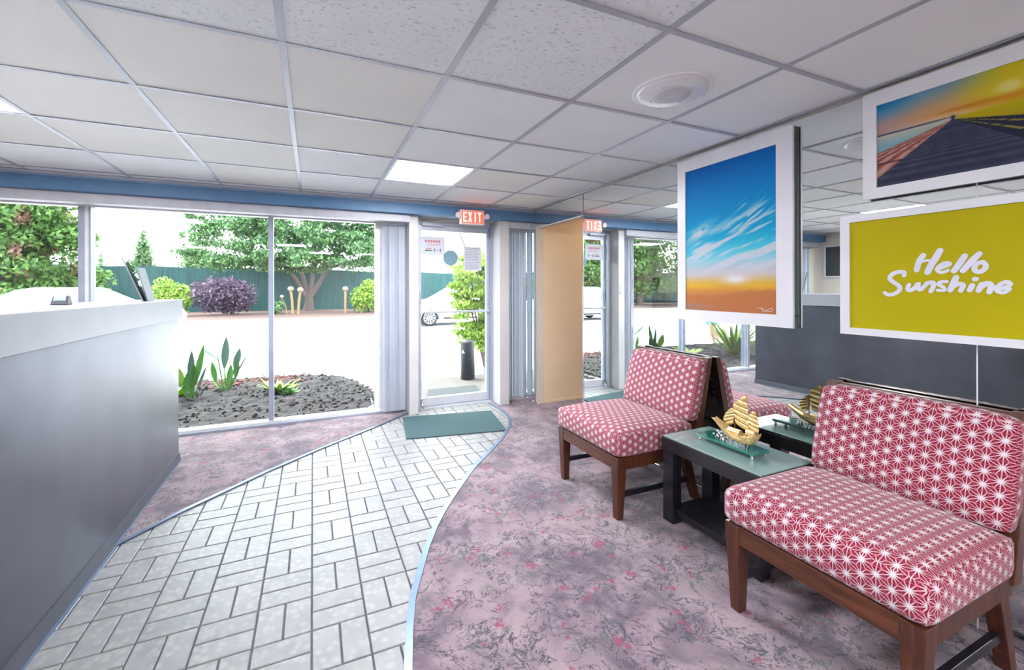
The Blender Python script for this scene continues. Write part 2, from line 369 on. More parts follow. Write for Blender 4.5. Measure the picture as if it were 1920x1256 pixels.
def ribbon(line, w_, z0, z1):
    g = G(); L_, R_ = [], []
    for i, q in enumerate(line):
        a, b_ = line[max(i-1, 0)], line[min(i+1, len(line)-1)]; d = Vector((b_[0]-a[0], b_[1]-a[1])).normalized(); n_ = Vector((-d.y, d.x))*w_/2
        L_.append((q[0]+n_.x, q[1]+n_.y)); R_.append((q[0]-n_.x, q[1]-n_.y))
    for i in range(len(line)-1):
        c = [L_[i], R_[i], R_[i+1], L_[i+1]]; g.hexa([(x, y, z0) for x, y in c], [(x, y, z1) for x, y in c])
    return g
tag(ribbon(RC, .03, -.012, .009).obj('edging_strip', 'strip', floor), 'pale blue metal edging strip curving along the right carpet')
tag(ribbon(LC, .03, -.012, .008).obj('edging_strip', 'strip_dark', floor), 'slate edging strip along the left carpet')
# basket-weave tiles
def inside(x, y):
    if y < 2.86: xl = -.99
    else:
        xl = None
        for (xa, ya), (xb, yb) in zip(LC, LC[1:]):
            if ya <= y <= yb: xl = xa+(xb-xa)*(y-ya)/(yb-ya)
        if xl is None: xl = .94
    xr = None
    for (xa, ya), (xb, yb) in zip(RC, RC[1:]):
        if ya <= y <= yb: xr = xa+(xb-xa)*(y-ya)/(yb-ya)
    if xr is None: xr = 1.98
    return xl < x < xr
P_ = .2071; JX, JY = -.0072, 2.0529; gp = .0065
def tilemesh(lx, ly):
    bm_ = bmesh.new(); bmesh.ops.create_cube(bm_, size=1); 
    for v_ in bm_.verts: v_.co = Vector((v_.co.x*lx, v_.co.y*ly, v_.co.z*.014))
    top = [e for e in bm_.edges if all(v_.co.z > 0 for v_ in e.verts)]
    bmesh.ops.bevel(bm_, geom=top, offset=.0025, segments=1, affect='EDGES')
    me = bpy.data.meshes.new('floor_tile'); bm_.to_mesh(me); bm_.free(); me.materials.append(M['floor_tile']); return me
tm = {0: tilemesh(P_-gp, P_/2-gp), 1: tilemesh(P_/2-gp, P_-gp)}
cells = []
for i in range(-6, 12):
    for j in range(-12, 14):
        cx, cy = JX+(i+.5)*P_, JY+(j+.5)*P_
        o_ = 1 if (i+j) % 2 == 0 else 0
        for s_ in (-.25, .25):
            x, y = (cx, cy+s_*P_) if o_ == 0 else (cx+s_*P_, cy)
            hx, hy = (P_/2, P_/4) if o_ == 0 else (P_/4, P_/2)
            if cy+P_ > 4.83+P_*.6 or y > 4.76: continue
            if any(inside(x+a_*hx*.9, y+b_*hy*.9) for a_ in (-1, 1) for b_ in (-1, 1)) and x-hx > -1.08:
                cells.append((o_, x, y))
def seen(x, y):
    v_ = Vector((x, y, -H)); d = v_.dot(fwd)
    if d <= .2: return None
    u = v_.dot(right)/d*795.89+934.5; t_ = H/d*795.89+539.8
    return (u, t_) if -60 < u < 1980 and t_ < 1330 else None
vis = [c for c in cells if seen(c[1], c[2])]; rest = [c for c in cells if not seen(c[1], c[2])]
vis.sort(key=lambda c: c[1]**2+c[2]**2); rest += vis[299:]; vis = vis[:299]
for o_, x, y in vis:
    t_ = bpy.data.objects.new('floor_tile', tm[o_]); COL.objects.link(t_); t_.parent = floor
    t_.location = (x, y, -.0085+random.uniform(-.0006, .0006))
    t_.rotation_euler = (random.uniform(-.002, .002), random.uniform(-.002, .002), 0)
g = G()
for o_, x, y in rest:
    hx, hy = ((P_-gp)/2, (P_/2-gp)/2) if o_ == 0 else ((P_/2-gp)/2, (P_-gp)/2)
    g.box(x-hx, x+hx, y-hy, y+hy, -.0155, -.0016)
tag(g.obj('floor_tiles', 'floor_tile', floor), kind='stuff')
print('TILES', len(vis), len(rest))
# ceiling
ceiling = tag(B(XL-.1, 4.1, YB, 4.93, HC+.03, HC+.09).obj('ceiling', 'cream'), 'suspended ceiling of square white tiles in a grey grid', 'ceiling', kind='structure')
X0, Y0, CS = -.7368, 1.1401, .6337
def ctile(lx, ly, mat):
    bm_ = bmesh.new(); bmesh.ops.create_cube(bm_, size=1)
    for v_ in bm_.verts: v_.co = Vector((v_.co.x*lx, v_.co.y*ly, v_.co.z*.016))
    low = [e for e in bm_.edges if all(v_.co.z < 0 for v_ in e.verts)]
    bmesh.ops.bevel(bm_, geom=low, offset=.003, segments=1, affect='EDGES')
    me = bpy.data.meshes.new('ceiling_tile'); bm_.to_mesh(me); bm_.free(); me.materials.append(M[mat]); return me
cache = {}
lights = {(2, 3), (-2, 2), (0, -3), (3, -6), (1, -6), (-3, -5)}  # cells behind the viewer are unseen lights, added to brighten the room
for c in range(-4, 5):
    for r_ in range(-7, 6):
        xa, xb = max(XL, X0+c*CS), min(XM, X0+(c+1)*CS); ya, yb = max(YB, Y0+r_*CS), min(4.44, Y0+(r_+1)*CS)
        if xb-xa < .06 or yb-ya < .05: continue
        if (c, r_) in lights: continue
        if r_ < 1: mat = 'tile_pitted' if 0 <= c <= 2 else ('tile_fine' if c > 2 else 'tile_cream')
        elif c <= 0 and r_ < 4: mat = 'tile_cream'
        elif (c, r_) in ((1, 1), (1, 2), (2, 1), (3, 2), (3, 1), (2, 2)): mat = 'tile_cream' if c < 2 else 'tile_fine'
        else: mat = 'tile_fine' if (c*3+r_*5) % 4 else 'tile_cream'
        if r_ == 0 and c in (1, 2): mat = 'tile_pitted'
        key = (round(xb-xa, 3), round(yb-ya, 3), mat)
        if key not in cache: cache[key] = ctile(xb-xa-.004, yb-ya-.004, mat)
        o = bpy.data.objects.new('ceiling_tile', cache[key]); COL.objects.link(o); o.parent = ceiling
        o.location = ((xa+xb)/2, (ya+yb)/2, HC+.0115+random.uniform(0, .002)); o.rotation_euler = (random.uniform(-.002, .002), random.uniform(-.002, .002), 0)
for c in range(-4, 6):
    x = X0+c*CS
    if XL < x < XM-.005: G().prism([(x-.012, HC), (x+.012, HC), (x+.012, HC+.003), (x+.002, HC+.003), (x+.002, HC+.028), (x-.002, HC+.028), (x-.002, HC+.003), (x-.012, HC+.003)], YB, 4.43, 'y').obj('grid_rail', 'rail', ceiling, fix=True)
for r_ in range(-6, 6):
    y = Y0+r_*CS; B(XL, XM-.001, y-.011, y+.011, HC-.0006, HC+.0024).obj('grid_rail', 'rail', ceiling)
B(XM-.035, XM-.002, YB, 4.43, HC-.003, HC).obj('wall_angle', 'rail', ceiling)
B(XL, XM-.002, 4.405, 4.43, HC-.02, HC).obj('wall_angle', 'rail', ceiling)
for i, (c, r_) in enumerate(sorted(lights)):
    xa, ya = X0+c*CS+.012, Y0+r_*CS+.012; xb, yb = xa+CS-.024, ya+CS-.024
    lb = {(2, 3): 'square recessed ceiling light glowing near the glass door', (-2, 2): 'square recessed ceiling light at the left edge above the counter'}.get((c, r_)) or 'added, unseen square ceiling light behind the viewer, '+{(0, -3): 'nearest, over the path', (3, -6): 'farthest, beside the mirror wall', (1, -6): 'farthest, over the path', (-3, -5): 'farthest, behind the counter'}[(c, r_)]
    t = empty('ceiling_light', ((xa+xb)/2, (ya+yb)/2, HC), lb, 'light', 'recessed ceiling lights')
    g = G(); w_ = .02
    g.box(xa, xb, ya, ya+w_, HC+.002, HC+.028).box(xa, xb, yb-w_, yb, HC+.002, HC+.028).box(xa, xa+w_, ya+w_, yb-w_, HC+.002, HC+.028).box(xb-w_, xb, ya+w_, yb-w_, HC+.002, HC+.028)
    g.obj('frame', 'white_metal', t); B(xa+w_, xb-w_, ya+w_, yb-w_, HC+.008, HC+.014).obj('diffuser', 'lens', t)
# walls
tag(B(XL-.1, XL, YB, 4.93, -.09, HC+.03).obj('wall_left', 'cream'), 'cream wall behind the counter, seen in the mirror', 'wall', kind='structure')
tag(B(XL-.1, 4.1, YB-.1, YB, -.09, HC+.09).obj('wall_back', 'cream'), 'plain cream wall behind the viewer', 'wall', kind='structure')
g = B(XL, 4.1, 4.6, 4.93, 2.14, HC+.03); tag(g.obj('wall_front', 'cream'), 'wall above the shopfront windows', 'wall', kind='structure')
tag(B(XL-.1, 4.1, 4.93, 5.25, 2.2, 2.75).obj('wall_fascia', 'cream'), 'outside fascia above the shopfront', 'wall', kind='structure')
YO0, YO1, ZH = 3.43, 4.368, 2.055
g = G(); g.box(XM+.006, XM+.1, YB, YO0, -.09, HC+.03).box(XM+.006, XM+.1, YO0, YO1, ZH, HC+.03).box(XM+.006, XM+.1, YO1, 4.93, -.09, HC+.03)
wr = tag(g.obj('wall_right', 'cream'), 'mirror-clad wall behind the armless chairs', 'wall', kind='structure')
for (a, b_, z0, z1) in ((YB, .773, .02, HC-.012), (.777, YO0-.012, .02, HC-.012), (YO0-.006, YO1-.002, ZH+.008, HC-.012), (YO1+.006, 4.66, .02, HC-.012)):
    B(XM, XM+.005, a, b_, z0, z1).obj('mirror_panel', 'mirror', wr)
g = G(); g.box(XM-.004, XM+.006, YB, YO0, 0, .02).box(XM-.004, XM+.006, YO1, 4.66, 0, .02); g.obj('mirror_channel', 'chrome', wr)
B(XM-.003, XM+.006, YO0-.012, YO0, .02, ZH).obj('mirror_edge', 'chrome', wr)
B(XM-.003, XM+.006, YO0, YO1, ZH, ZH+.007).obj('mirror_edge', 'white', wr)
B(XM-.003, XM+.006, YO1, YO1+.006, .02, ZH).obj('mirror_edge', 'alu', wr)
B(XM-.001, XM+.003, .773, .777, .02, HC-.012).obj('mirror_seam', 'white', wr)
B(XM-.004, XM+.004, YO0-.009, YO0-.005, ZH+.008, HC-.012).obj('mirror_seam', 'alu_dark', wr)
# passage behind the opening
tag(B(XM+.1, 4.1, YO1, YO1+.1, -.09, HC+.03).obj('wall_passage_far', 'ochre'), 'ochre wall seen through the doorway beside the window', 'wall', kind='structure')
tag(B(XM+.1, 4.1, YO0-.1, YO0, -.09, HC+.03).obj('wall_passage_near', 'ochre'), 'near wall of the passage, hidden by the mirror', 'wall', kind='structure')
tag(B(4.0, 4.1, YO0, YO1, -.09, HC+.03).obj('wall_passage_end', 'ochre'), 'end wall of the ochre passage', 'wall', kind='structure')
tag(B(XM+.1, 4.0, YO1-.012, YO1, .004, .03).obj('baseboard_passage', 'ochre'), 'low ochre baseboard of the passage', 'baseboard', kind='structure')
pl = empty('passage_fill_light', (3.1, 3.9, HC-.01), 'added, unseen fill lamp lighting the ochre passage', 'light')  # added lamp, hidden by the mirror wall, to light the ochre wall
G().lathe((3.1, 3.9, HC-.03), [(.12, .03), (.12, .0), (.10, -.01)]).obj('base', 'white', pl)
mt, nt, p = new('warm_fill_glow'); p.inputs['Emission Color'].default_value = (1, .8, .6, 1); p.inputs['Emission Strength'].default_value = 7; M['warm'] = mt
G().lathe((3.1, 3.9, HC-.07), [(.02, 0), (.08, .01), (.095, .03)]).obj('shade', 'warm', pl)
# blue band and valances
tag(B(XL, XM, 4.42, 4.62, 2.14, HC-.02).obj('trim_1', 'blue'), 'blue painted band along the top of the window wall', 'trim', kind='structure')
B(XL, XM, 4.414, 4.42, HC-.034, HC-.02).obj('band_lip', plain('pale_blue_lip', (128, 160, 192), .4), bpy.data.objects['trim_1'])
for n_, xa, xb in (('trim_2', XL, .945), ('trim_3', 2.11, XM)):
    t = tag(B(xa, xb, 4.50, 4.60, 2.06, 2.139).obj(n_, 'valance', bev=.004), 'grey blind valance over the %s' % ('long left window' if n_ == 'trim_2' else 'narrow window right of the door'), 'trim', kind='structure')
# pillars
pL = tag(B(.945, 1.043, 4.545, 4.86, 0, 2.17).obj('pillar', 'beige', bev=.003), 'slim beige pillar left of the glass door', 'pillar', kind='structure')
pR = tag(B(1.985, 2.105, 4.50, 4.86, 0, 2.165).obj('pillar', 'beige', bev=.003), 'wider beige pillar right of the glass door', 'pillar', kind='structure')
B(1.0, 1.02, 4.537, 4.545, 1.30, 1.42).obj('wall_plate', 'alu', pL); B(1.018, 1.032, 4.539, 4.545, 1.27, 1.31).obj('wall_plate', 'alu_dark', pL)
# ---- window 1
win = empty('window_1', (0, YW, 0), 'long shopfront window with slim metal mullions and a low sill', 'window', kind='structure')
B(XL, .70, 4.76, 4.86, .0, .045).obj('sill', 'alu_white', win, .003); B(XL, .70, 4.735, 4.76, .0, .022).obj('sill_edge', 'alu_dark', win)
B(XL, .70, 4.78, 4.86, 2.07, 2.14).obj('head_rail', 'alu_white', win)
for xa, xb, m_ in ((XL, XL+.05, 'alu_white'), (-1.845, -1.80, 'alu_dark'), (-1.80, -1.775, 'alu_white'), (-1.775, -1.76, 'alu_dark'), (-.405, -.362, 'alu_dark'), (.625, .70, 'alu_white')):
    B(xa, xb, 4.775, 4.865, .045, 2.07).obj('mullion', m_, win)
for xa, xb in ((XL+.05, -1.845), (-1.76, -.405), (-.362, .625)): B(xa, xb, 4.82, 4.826, .045, 2.07).obj('pane', 'clear', win)
B(.70, .95, 4.78, 4.86, 0, 2.14).obj('panel', 'alu_white', win)
# ---- window 2
w2 = empty('window_2', (2.25, YW, 0), 'narrow window right of the door beside the mirror', 'window', kind='structure')
B(2.105, XM, 4.76, 4.86, 0, .045).obj('sill', 'alu_white', w2); B(2.105, XM, 4.78, 4.86, 2.07, 2.14).obj('head_rail', 'alu_white', w2)
B(2.105, 2.14, 4.775, 4.865, .045, 2.07).obj('mullion', 'alu_white', w2); B(2.37, XM, 4.66, 4.865, 0, 2.07).obj('mullion', 'alu', w2)
B(2.14, 2.37, 4.82, 4.826, .045, 2.07).obj('pane', 'clear', w2)
# ---- door
door = empty('door_1', (1.5, YW, 0), 'glass entrance door in a brushed metal frame', 'door', kind='structure')
B(1.043, 1.095, 4.72, 4.86, 0, 2.14).obj('frame_post', 'alu', door); B(1.96, 1.985, 4.72, 4.86, 0, 2.14).obj('frame_post', 'alu_dark', door)
B(1.095, 1.96, 4.74, 4.86, 2.085, 2.14).obj('frame_head', 'alu', door); B(1.095, 1.96, 4.70, 4.86, -.012, .008).obj('threshold', 'alu', door)
B(1.098, 1.128, 4.77, 4.815, .012, 2.083).obj('stile', 'alu', door); B(1.925, 1.958, 4.77, 4.815, .012, 2.083).obj('stile', 'alu', door)
B(1.128, 1.925, 4.77, 4.815, 2.02, 2.083).obj('top_rail', 'alu', door); B(1.128, 1.925, 4.77, 4.815, .012, .105).obj('bottom_rail', 'valance', door)
B(1.128, 1.925, 4.79, 4.796, .105, 2.02).obj('glass_pane', 'clear', door)
pb = G(); pb.box(1.10, 1.955, 4.735, 4.752, 1.072, 1.096); pb.box(1.104, 1.122, 4.752, 4.77, 1.074, 1.094); pb.box(1.934, 1.952, 4.752, 4.77, 1.074, 1.094); pb.obj('push_bar', 'alu', door, .003)
dc = B(1.13, 1.37, 4.725, 4.77, 2.065, 2.118).obj('closer', 'alu', door, .004)
g = G(); g.tube([(1.15, 4.715, 2.118), (1.55, 4.64, 2.125), (1.62, 4.735, 2.12)], .008, 6); g.obj('closer_arm', 'alu_white', dc)
B(1.12, 1.20, 4.70, 4.725, 2.125, 2.14).obj('hinge', 'alu_dark', door)
g = G(); g.tube([(1.125, 4.755, .07), (1.125, 4.715, .04), (1.14, 4.70, -.0)], .008, 6); g.box(1.11, 1.14, 4.757, 4.77, .05, .09); g.obj('kick_stop', 'chrome', door)
B(1.10, 1.12, 4.757, 4.77, 1.18, 1.32).obj('lock', 'alu_dark', door)
# notices
def at_notice(name, lab, x0, x1, z0, z1, lines, cat):
    o = tag(B(x0, x1, 4.784, 4.7855, z0, z1).obj(name, 'paper'), lab, cat)
    for (a, b_, c, d_, m_) in lines: B(a, b_, 4.7832, 4.7838, c, d_).obj('print', m_, o)
ls = []
for k in range(6):
    ls.append((1.175+k*.031, 1.198+k*.031, 1.885, 1.912, 'red_ink'))
ls += [(1.19, 1.35, 1.862, 1.867, 'red_ink'), (1.2, 1.34, 1.848, 1.852, 'red_ink'), (1.175, 1.255, 1.785, 1.80, 'black_ink'), (1.19, 1.25, 1.812, 1.82, 'red_ink'), (1.282, 1.288, 1.772, 1.822, 'black_ink'), (1.352, 1.358, 1.772, 1.822, 'black_ink'), (1.276, 1.282, 1.782, 1.812, 'black_ink'), (1.358, 1.364, 1.782, 1.812, 'black_ink'), (1.288, 1.352, 1.795, 1.799, 'black_ink')]
at_notice('paper_notice', 'white notice with red heading at the top left of the door glass', 1.13, 1.408, 1.742, 1.952, ls, 'notice')
ls = [(1.66, 1.66+.17+.015*math.sin(k*2.3), 1.835-k*.019, 1.839-k*.019, 'black_ink') for k in range(14)]
at_notice('paper_notice', 'grey typed page taped at the right of the door glass', 1.644, 1.862, 1.568, 1.853, ls, 'notice')
tag(G().lathe((1.479, 4.7838, 1.713), [(.091, 0), (.091, .0015)], 32, 'y').obj('round_sticker', 'disc'), 'round grey-blue sticker in the middle of the door glass', 'sticker')
# ---- exit sign
ex = empty('exit_sign', (1.594, 4.37, 2.13), 'lit EXIT sign with two lamp heads above the door', 'sign')
B(1.452, 1.738, 4.352, 4.40, 2.05, 2.212).obj('housing', 'exit_box', ex, .012)
G().box(1.56, 1.63, 4.38, 4.421, 2.10, 2.16).obj('bracket', 'exit_box', ex)
fc = B(1.472, 1.718, 4.347, 4.353, 2.066, 2.196).obj('face', 'exit_face', ex)
def letter(polys, ox):
    g = G()
    for pp in polys: g.prism([(ox+a*.042, 2.078+b_*.106) for a, b_ in pp], 4.3445, 4.3465, 'y')
    g.obj('letter', 'exit_letter', fc, fix=True)
R4 = lambda a, b_, c, d_: [(a, c), (b_, c), (b_, d_), (a, d_)]
letter([R4(0, .25, 0, 1), R4(.25, 1, 0, .15), R4(.25, .85, .43, .57), R4(.25, 1, .85, 1)], 1.487)
letter([[(0, 0), (.28, 0), (1, 1), (.72, 1)], [(.72, 0), (1, 0), (.28, 1), (0, 1)]], 1.545)
letter([R4(.36, .64, 0, 1)], 1.603); letter([R4(.38, .62, 0, .85), R4(0, 1, .85, 1)], 1.655)
for x in (1.428, 1.762):
    g = G(); g.lathe((x, 4.335, 2.145), [(.012, .05), (.026, .03), (.03, 0)], 16, 'y'); g.obj('lamp_head', 'exit_box', ex)
    G().tube([(x, 4.37, 2.145), (1.46 if x < 1.5 else 1.73, 4.378, 2.12)], .008, 6).obj('lamp_arm', 'alu', ex)
# ---- vertical blinds
def blind(name, lab, xs, y, z0, z1):
    t = empty(name, (xs[0], y, 0), lab, 'blind', 'vertical blinds gathered beside the windows')
    for i, x in enumerate(xs):
        g = G(); n_ = 5; w_ = .025; a = .6+.5*math.sin(i*2.1)
        vs = []
        for k in range(n_):
            s_ = (k/(n_-1)-.5)*2; lx = s_*w_; bow = .010*(1-s_*s_)
            X_ = x+lx*math.cos(a)+bow*math.sin(a); Y_ = y-lx*math.sin(a)*.8+bow*math.cos(a)
            vs += [(X_, Y_, z0), (X_, Y_, z1)]
        b2 = [(q[0]+.0012, q[1]+.0012, q[2]) for q in vs]; m_ = len(vs)
        fs = [(2*k, 2*k+2, 2*k+3, 2*k+1) for k in range(n_-1)]+[(m_+2*k+1, m_+2*k+3, m_+2*k+2, m_+2*k) for k in range(n_-1)]
        g.poly(vs+b2, fs, True); g.obj('slat', 'blind', t)
    B(min(xs)-.03, max(xs)+.03, y-.015, y+.015, z1, z1+.02).obj('head_track', 'alu', t)
blind('vertical_blind', 'grey vertical blind slats gathered between the long window and left pillar', [.70+.034*k for k in range(7)], 4.66, .03, 2.04)
blind('vertical_blind', 'grey vertical blind slats gathered right of the wide pillar', [2.16+.031*k for k in range(7)], 4.66, .03, 2.04)
blind('vertical_blind', 'grey vertical blind slats gathered at the far left window corner', [-3.22+.036*k for k in range(8)], 4.66, .03, 2.04)
# ------------------------------------------------------------------ counter
ct = empty('reception_counter', (-1.15, 1.5, 0), 'long reception counter clad in dark brushed metal under a pale top', 'counter')
CX1 = -.968; CE = 4.06
B(-1.32, CX1, YB+.6, CE, .075, 1.13).obj('front_panel', 'counter', ct, .003)
B(-1.34, -.945, YB+.58, CE+.02, 1.13, 1.275).obj('countertop', 'grey_laminate', ct, .003)
g = G(); g.prism([(-1.32, .0), (-.955, 0.0), (-.955, .012), (-.962, .075), (-1.32, .075)], YB+.6, CE+.005, 'y'); g.obj('kick_plate', 'grey_base', ct, fix=True)
B(-.957, -.947, YB+.6, 2.86, -.012, .006).obj('kick_trim', 'strip', ct); B(-.957, -.950, 2.86, CE, .004, .01).obj('kick_trim', 'strip', ct)
# reader
rd = empty('card_reader', (-1.2, 2.93, 1.275), 'small black card reader standing on the pale counter top', 'card reader')
g = G(); g.hexa([(-1.245, 2.93, 1.276), (-1.175, 2.93, 1.276), (-1.175, 2.99, 1.276), (-1.245, 2.99, 1.276)], [(-1.24, 2.95, 1.325), (-1.18, 2.95, 1.325), (-1.18, 2.98, 1.325), (-1.24, 2.98, 1.325)]); g.obj('body', 'black', rd, .004)
g = G(); g.poly([(-1.236, 2.934, 1.285), (-1.184, 2.934, 1.285), (-1.187, 2.9475, 1.32), (-1.233, 2.9475, 1.32)], [(0, 1, 2, 3)]); g.obj('screen', 'disc', rd)
# leaning holder
hd = empty('sign_holder', (-1.09, 3.5, 1.275), 'slanted clear acrylic sign holder with grey back on the counter end', 'sign holder')
def lean(x0, x1, yb, yt, z0, z1, th, dx=0):
    return G().hexa([(x0, yb, z0), (x1, yb, z0), (x1, yb+th, z0), (x0, yb+th, z0)], [(x0+dx, yt, z1), (x1+dx, yt, z1), (x1+dx, yt+th, z1), (x0+dx, yt+th, z1)])
lean(-1.020, -1.015, 3.46, 3.46, 1.279, 1.555, .20, -.105).obj('front_sheet', 'acrylic', hd)
lean(-1.018, -1.011, 3.452, 3.452, 1.279, 1.555, .008, -.105).obj('sheet_edge', 'back_panel', hd)
lean(-1.006, -1.000, 3.50, 3.50, 1.279, 1.50, .14, -.055).obj('back_panel', 'back_panel', hd)
B(-1.04, -.985, 3.45, 3.68, 1.2755, 1.279).obj('foot', 'acrylic', hd)
# wall screen
tv = empty('wall_screen', (-3.24, 4.02, 1.8), 'dark wall-mounted screen behind the counter, seen in the mirror', 'screen')
B(-3.28, -3.245, 3.55, 4.44, 1.52, 2.07).obj('frame', 'valance', tv, .004); B(-3.245, -3.241, 3.58, 4.40, 1.55, 2.04).obj('screen', 'dark_screen', tv)
bc = empty('back_desk', (-3.0, 3.5, 0), 'low desk along the cream wall behind the counter', 'desk')
B(-3.27, -2.75, 2.5, 4.4, .72, .76).obj('desktop', 'grey_laminate', bc, .003)
for y in (2.53, 4.33): B(-3.25, -2.78, y, y+.03, .004, .72).obj('leg', 'grey_laminate', bc)
mo = empty('computer_monitor', (-2.95, 3.9, .76), 'black monitor on the back desk, reflected in the mirror', 'monitor')
B(-3.02, -2.98, 3.6, 4.15, .88, 1.2).obj('screen', 'black', mo, .005); B(-3.03, -3.0, 3.83, 3.9, .77, .9).obj('stand', 'black', mo); B(-3.1, -2.9, 3.76, 3.98, .76, .772).obj('base', 'black', mo)
# ------------------------------------------------------------------ mat
rug = [( .861, 4.489), (1.80, 4.33), (1.690, 3.672), (.764, 3.828)]
tag(G().prism([rug[0], rug[3], rug[2], rug[1]], -.0005, .009, 'z').obj('doormat', 'mat', bev=.003), 'teal doormat lying on the tiles in front of the door', 'doormat')
# ------------------------------------------------------------------ speaker, sprinkler
sp = empty('ceiling_speaker', (1.535, 1.49, HC), 'round white ceiling speaker with a perforated grille', 'speaker')
G().lathe((1.535, 1.49, HC), [(.178, .006), (.178, 0), (.172, -.003)], 48).obj('backing_ring', 'tile_fine', sp)
G().lathe((1.535, 1.49, HC), [(.158, -.001), (.156, -.008), (.14, -.014), (.088, -.014)], 48).obj('plate', 'white_metal', sp)
mt, nt, p = new('perforated_grille'); v = coord(nt); vo = nt.nodes.new('ShaderNodeTexVoronoi'); vo.inputs['Scale'].default_value = 150; vo.inputs['Randomness'].default_value = 0
nt.links.new(v, vo.inputs['Vector']); k = mixc(nt, S(nt, vo.outputs['Distance']).step(.25, .4), lin((120, 124, 134)), lin((224, 226, 230))); nt.links.new(k.k, p.inputs['Base Color']); M['grille'] = mt
G().lathe((1.535, 1.49, HC), [(.088, -.012), (.086, -.019), (.05, -.021), (.001, -.022)], 40).obj('grille', 'grille', sp)
for k in range(8):
    a = PI/8+k*PI/4; rr_ = .15 if k % 2 else .1; G().lathe((1.535+rr_*math.cos(a), 1.49+rr_*math.sin(a), HC-.018), [(.003, 0), (.004, .003)], 8).obj('screw', 'alu', sp)
# ------------------------------------------------------------------ chairs
def cushion(x0, x1, y0, y1, z0, z1, rad, uvmode, shear=0, dome=0):
    """rounded block; UVs follow the cloth so that the printed lattice runs over it"""
    bm_ = bmesh.new(); nx, ny, nz = 10, 12, 5
    def sq(t): return t
    grid = {}
    def vert(i, j, k):
        key = (i, j, k)
        if key in grid: return grid[key]
        fx, fy, fz = i/nx*2-1, j/ny*2-1, k/nz*2-1
        hx, hy, hz = (x1-x0)/2, (y1-y0)/2, (z1-z0)/2
        p_ = Vector((fx*hx, fy*hy, fz*hz)); c = Vector((max(-hx+rad, min(hx-rad, p_.x)), max(-hy+rad, min(hy-rad, p_.y)), max(-hz+rad, min(hz-rad, p_.z))))
        d = p_-c
        if d.length > 1e-9: p_ = c+d.normalized()*rad if d.length > rad*.98 or (abs(fx) == 1)+(abs(fy) == 1)+(abs(fz) == 1) > 1 else p_
        if dome and fz > 0: p_.z += dome*(1-fx**4)*(1-fy**4)*fz
        if dome and uvmode == 'back' and fx < 0: p_.x -= dome*(1-fz**4)*(1-fy**4)*(-fx)
        grid[key] = bm_.verts.new(p_); return grid[key]
    def ring(n_, lim):  # graded parameter so that corners get vertices
        return n_
    faces = []
    for i in range(nx):
        for j in range(ny):
            for k in (0, nz): faces.append(([(i, j, k), (i+1, j, k), (i+1, j+1, k), (i, j+1, k)], 'z'))
    for i in range(nx):
        for k in range(nz):
            for j in (0, ny): faces.append(([(i, j, k), (i+1, j, k), (i+1, j, k+1), (i, j, k+1)], 'y'))
    for j in range(ny):
        for k in range(nz):
            for i in (0, nx): faces.append(([(i, j, k), (i, j+1, k), (i, j+1, k+1), (i, j, k+1)], 'x'))
    uvl = bm_.loops.layers.uv.new('UVMap'); cx, cyy, cz = (x0+x1)/2, (y0+y1)/2, (z0+z1)/2
    for keys, ax in faces:
        vs = [vert(*q) for q in keys]; f = bm_.faces.new(vs); f.smooth = True
        for lp, q in zip(f.loops, vs):
            p_ = q.co
            lp[uvl].uv = {'z': (p_.x-(x1-x0)/2+.02, p_.y+.011), 'y': (p_.z, p_.x+.013), 'x': (p_.z-.004, p_.y+.011)}[ax]
    bmesh.ops.recalc_face_normals(bm_, faces=bm_.faces)
    for q in bm_.verts: q.co += Vector((cx, cyy, cz)); q.co.x += shear*(q.co.z-z0)
    me = bpy.data.meshes.new('cushion'); bm_.to_mesh(me); bm_.free(); return me
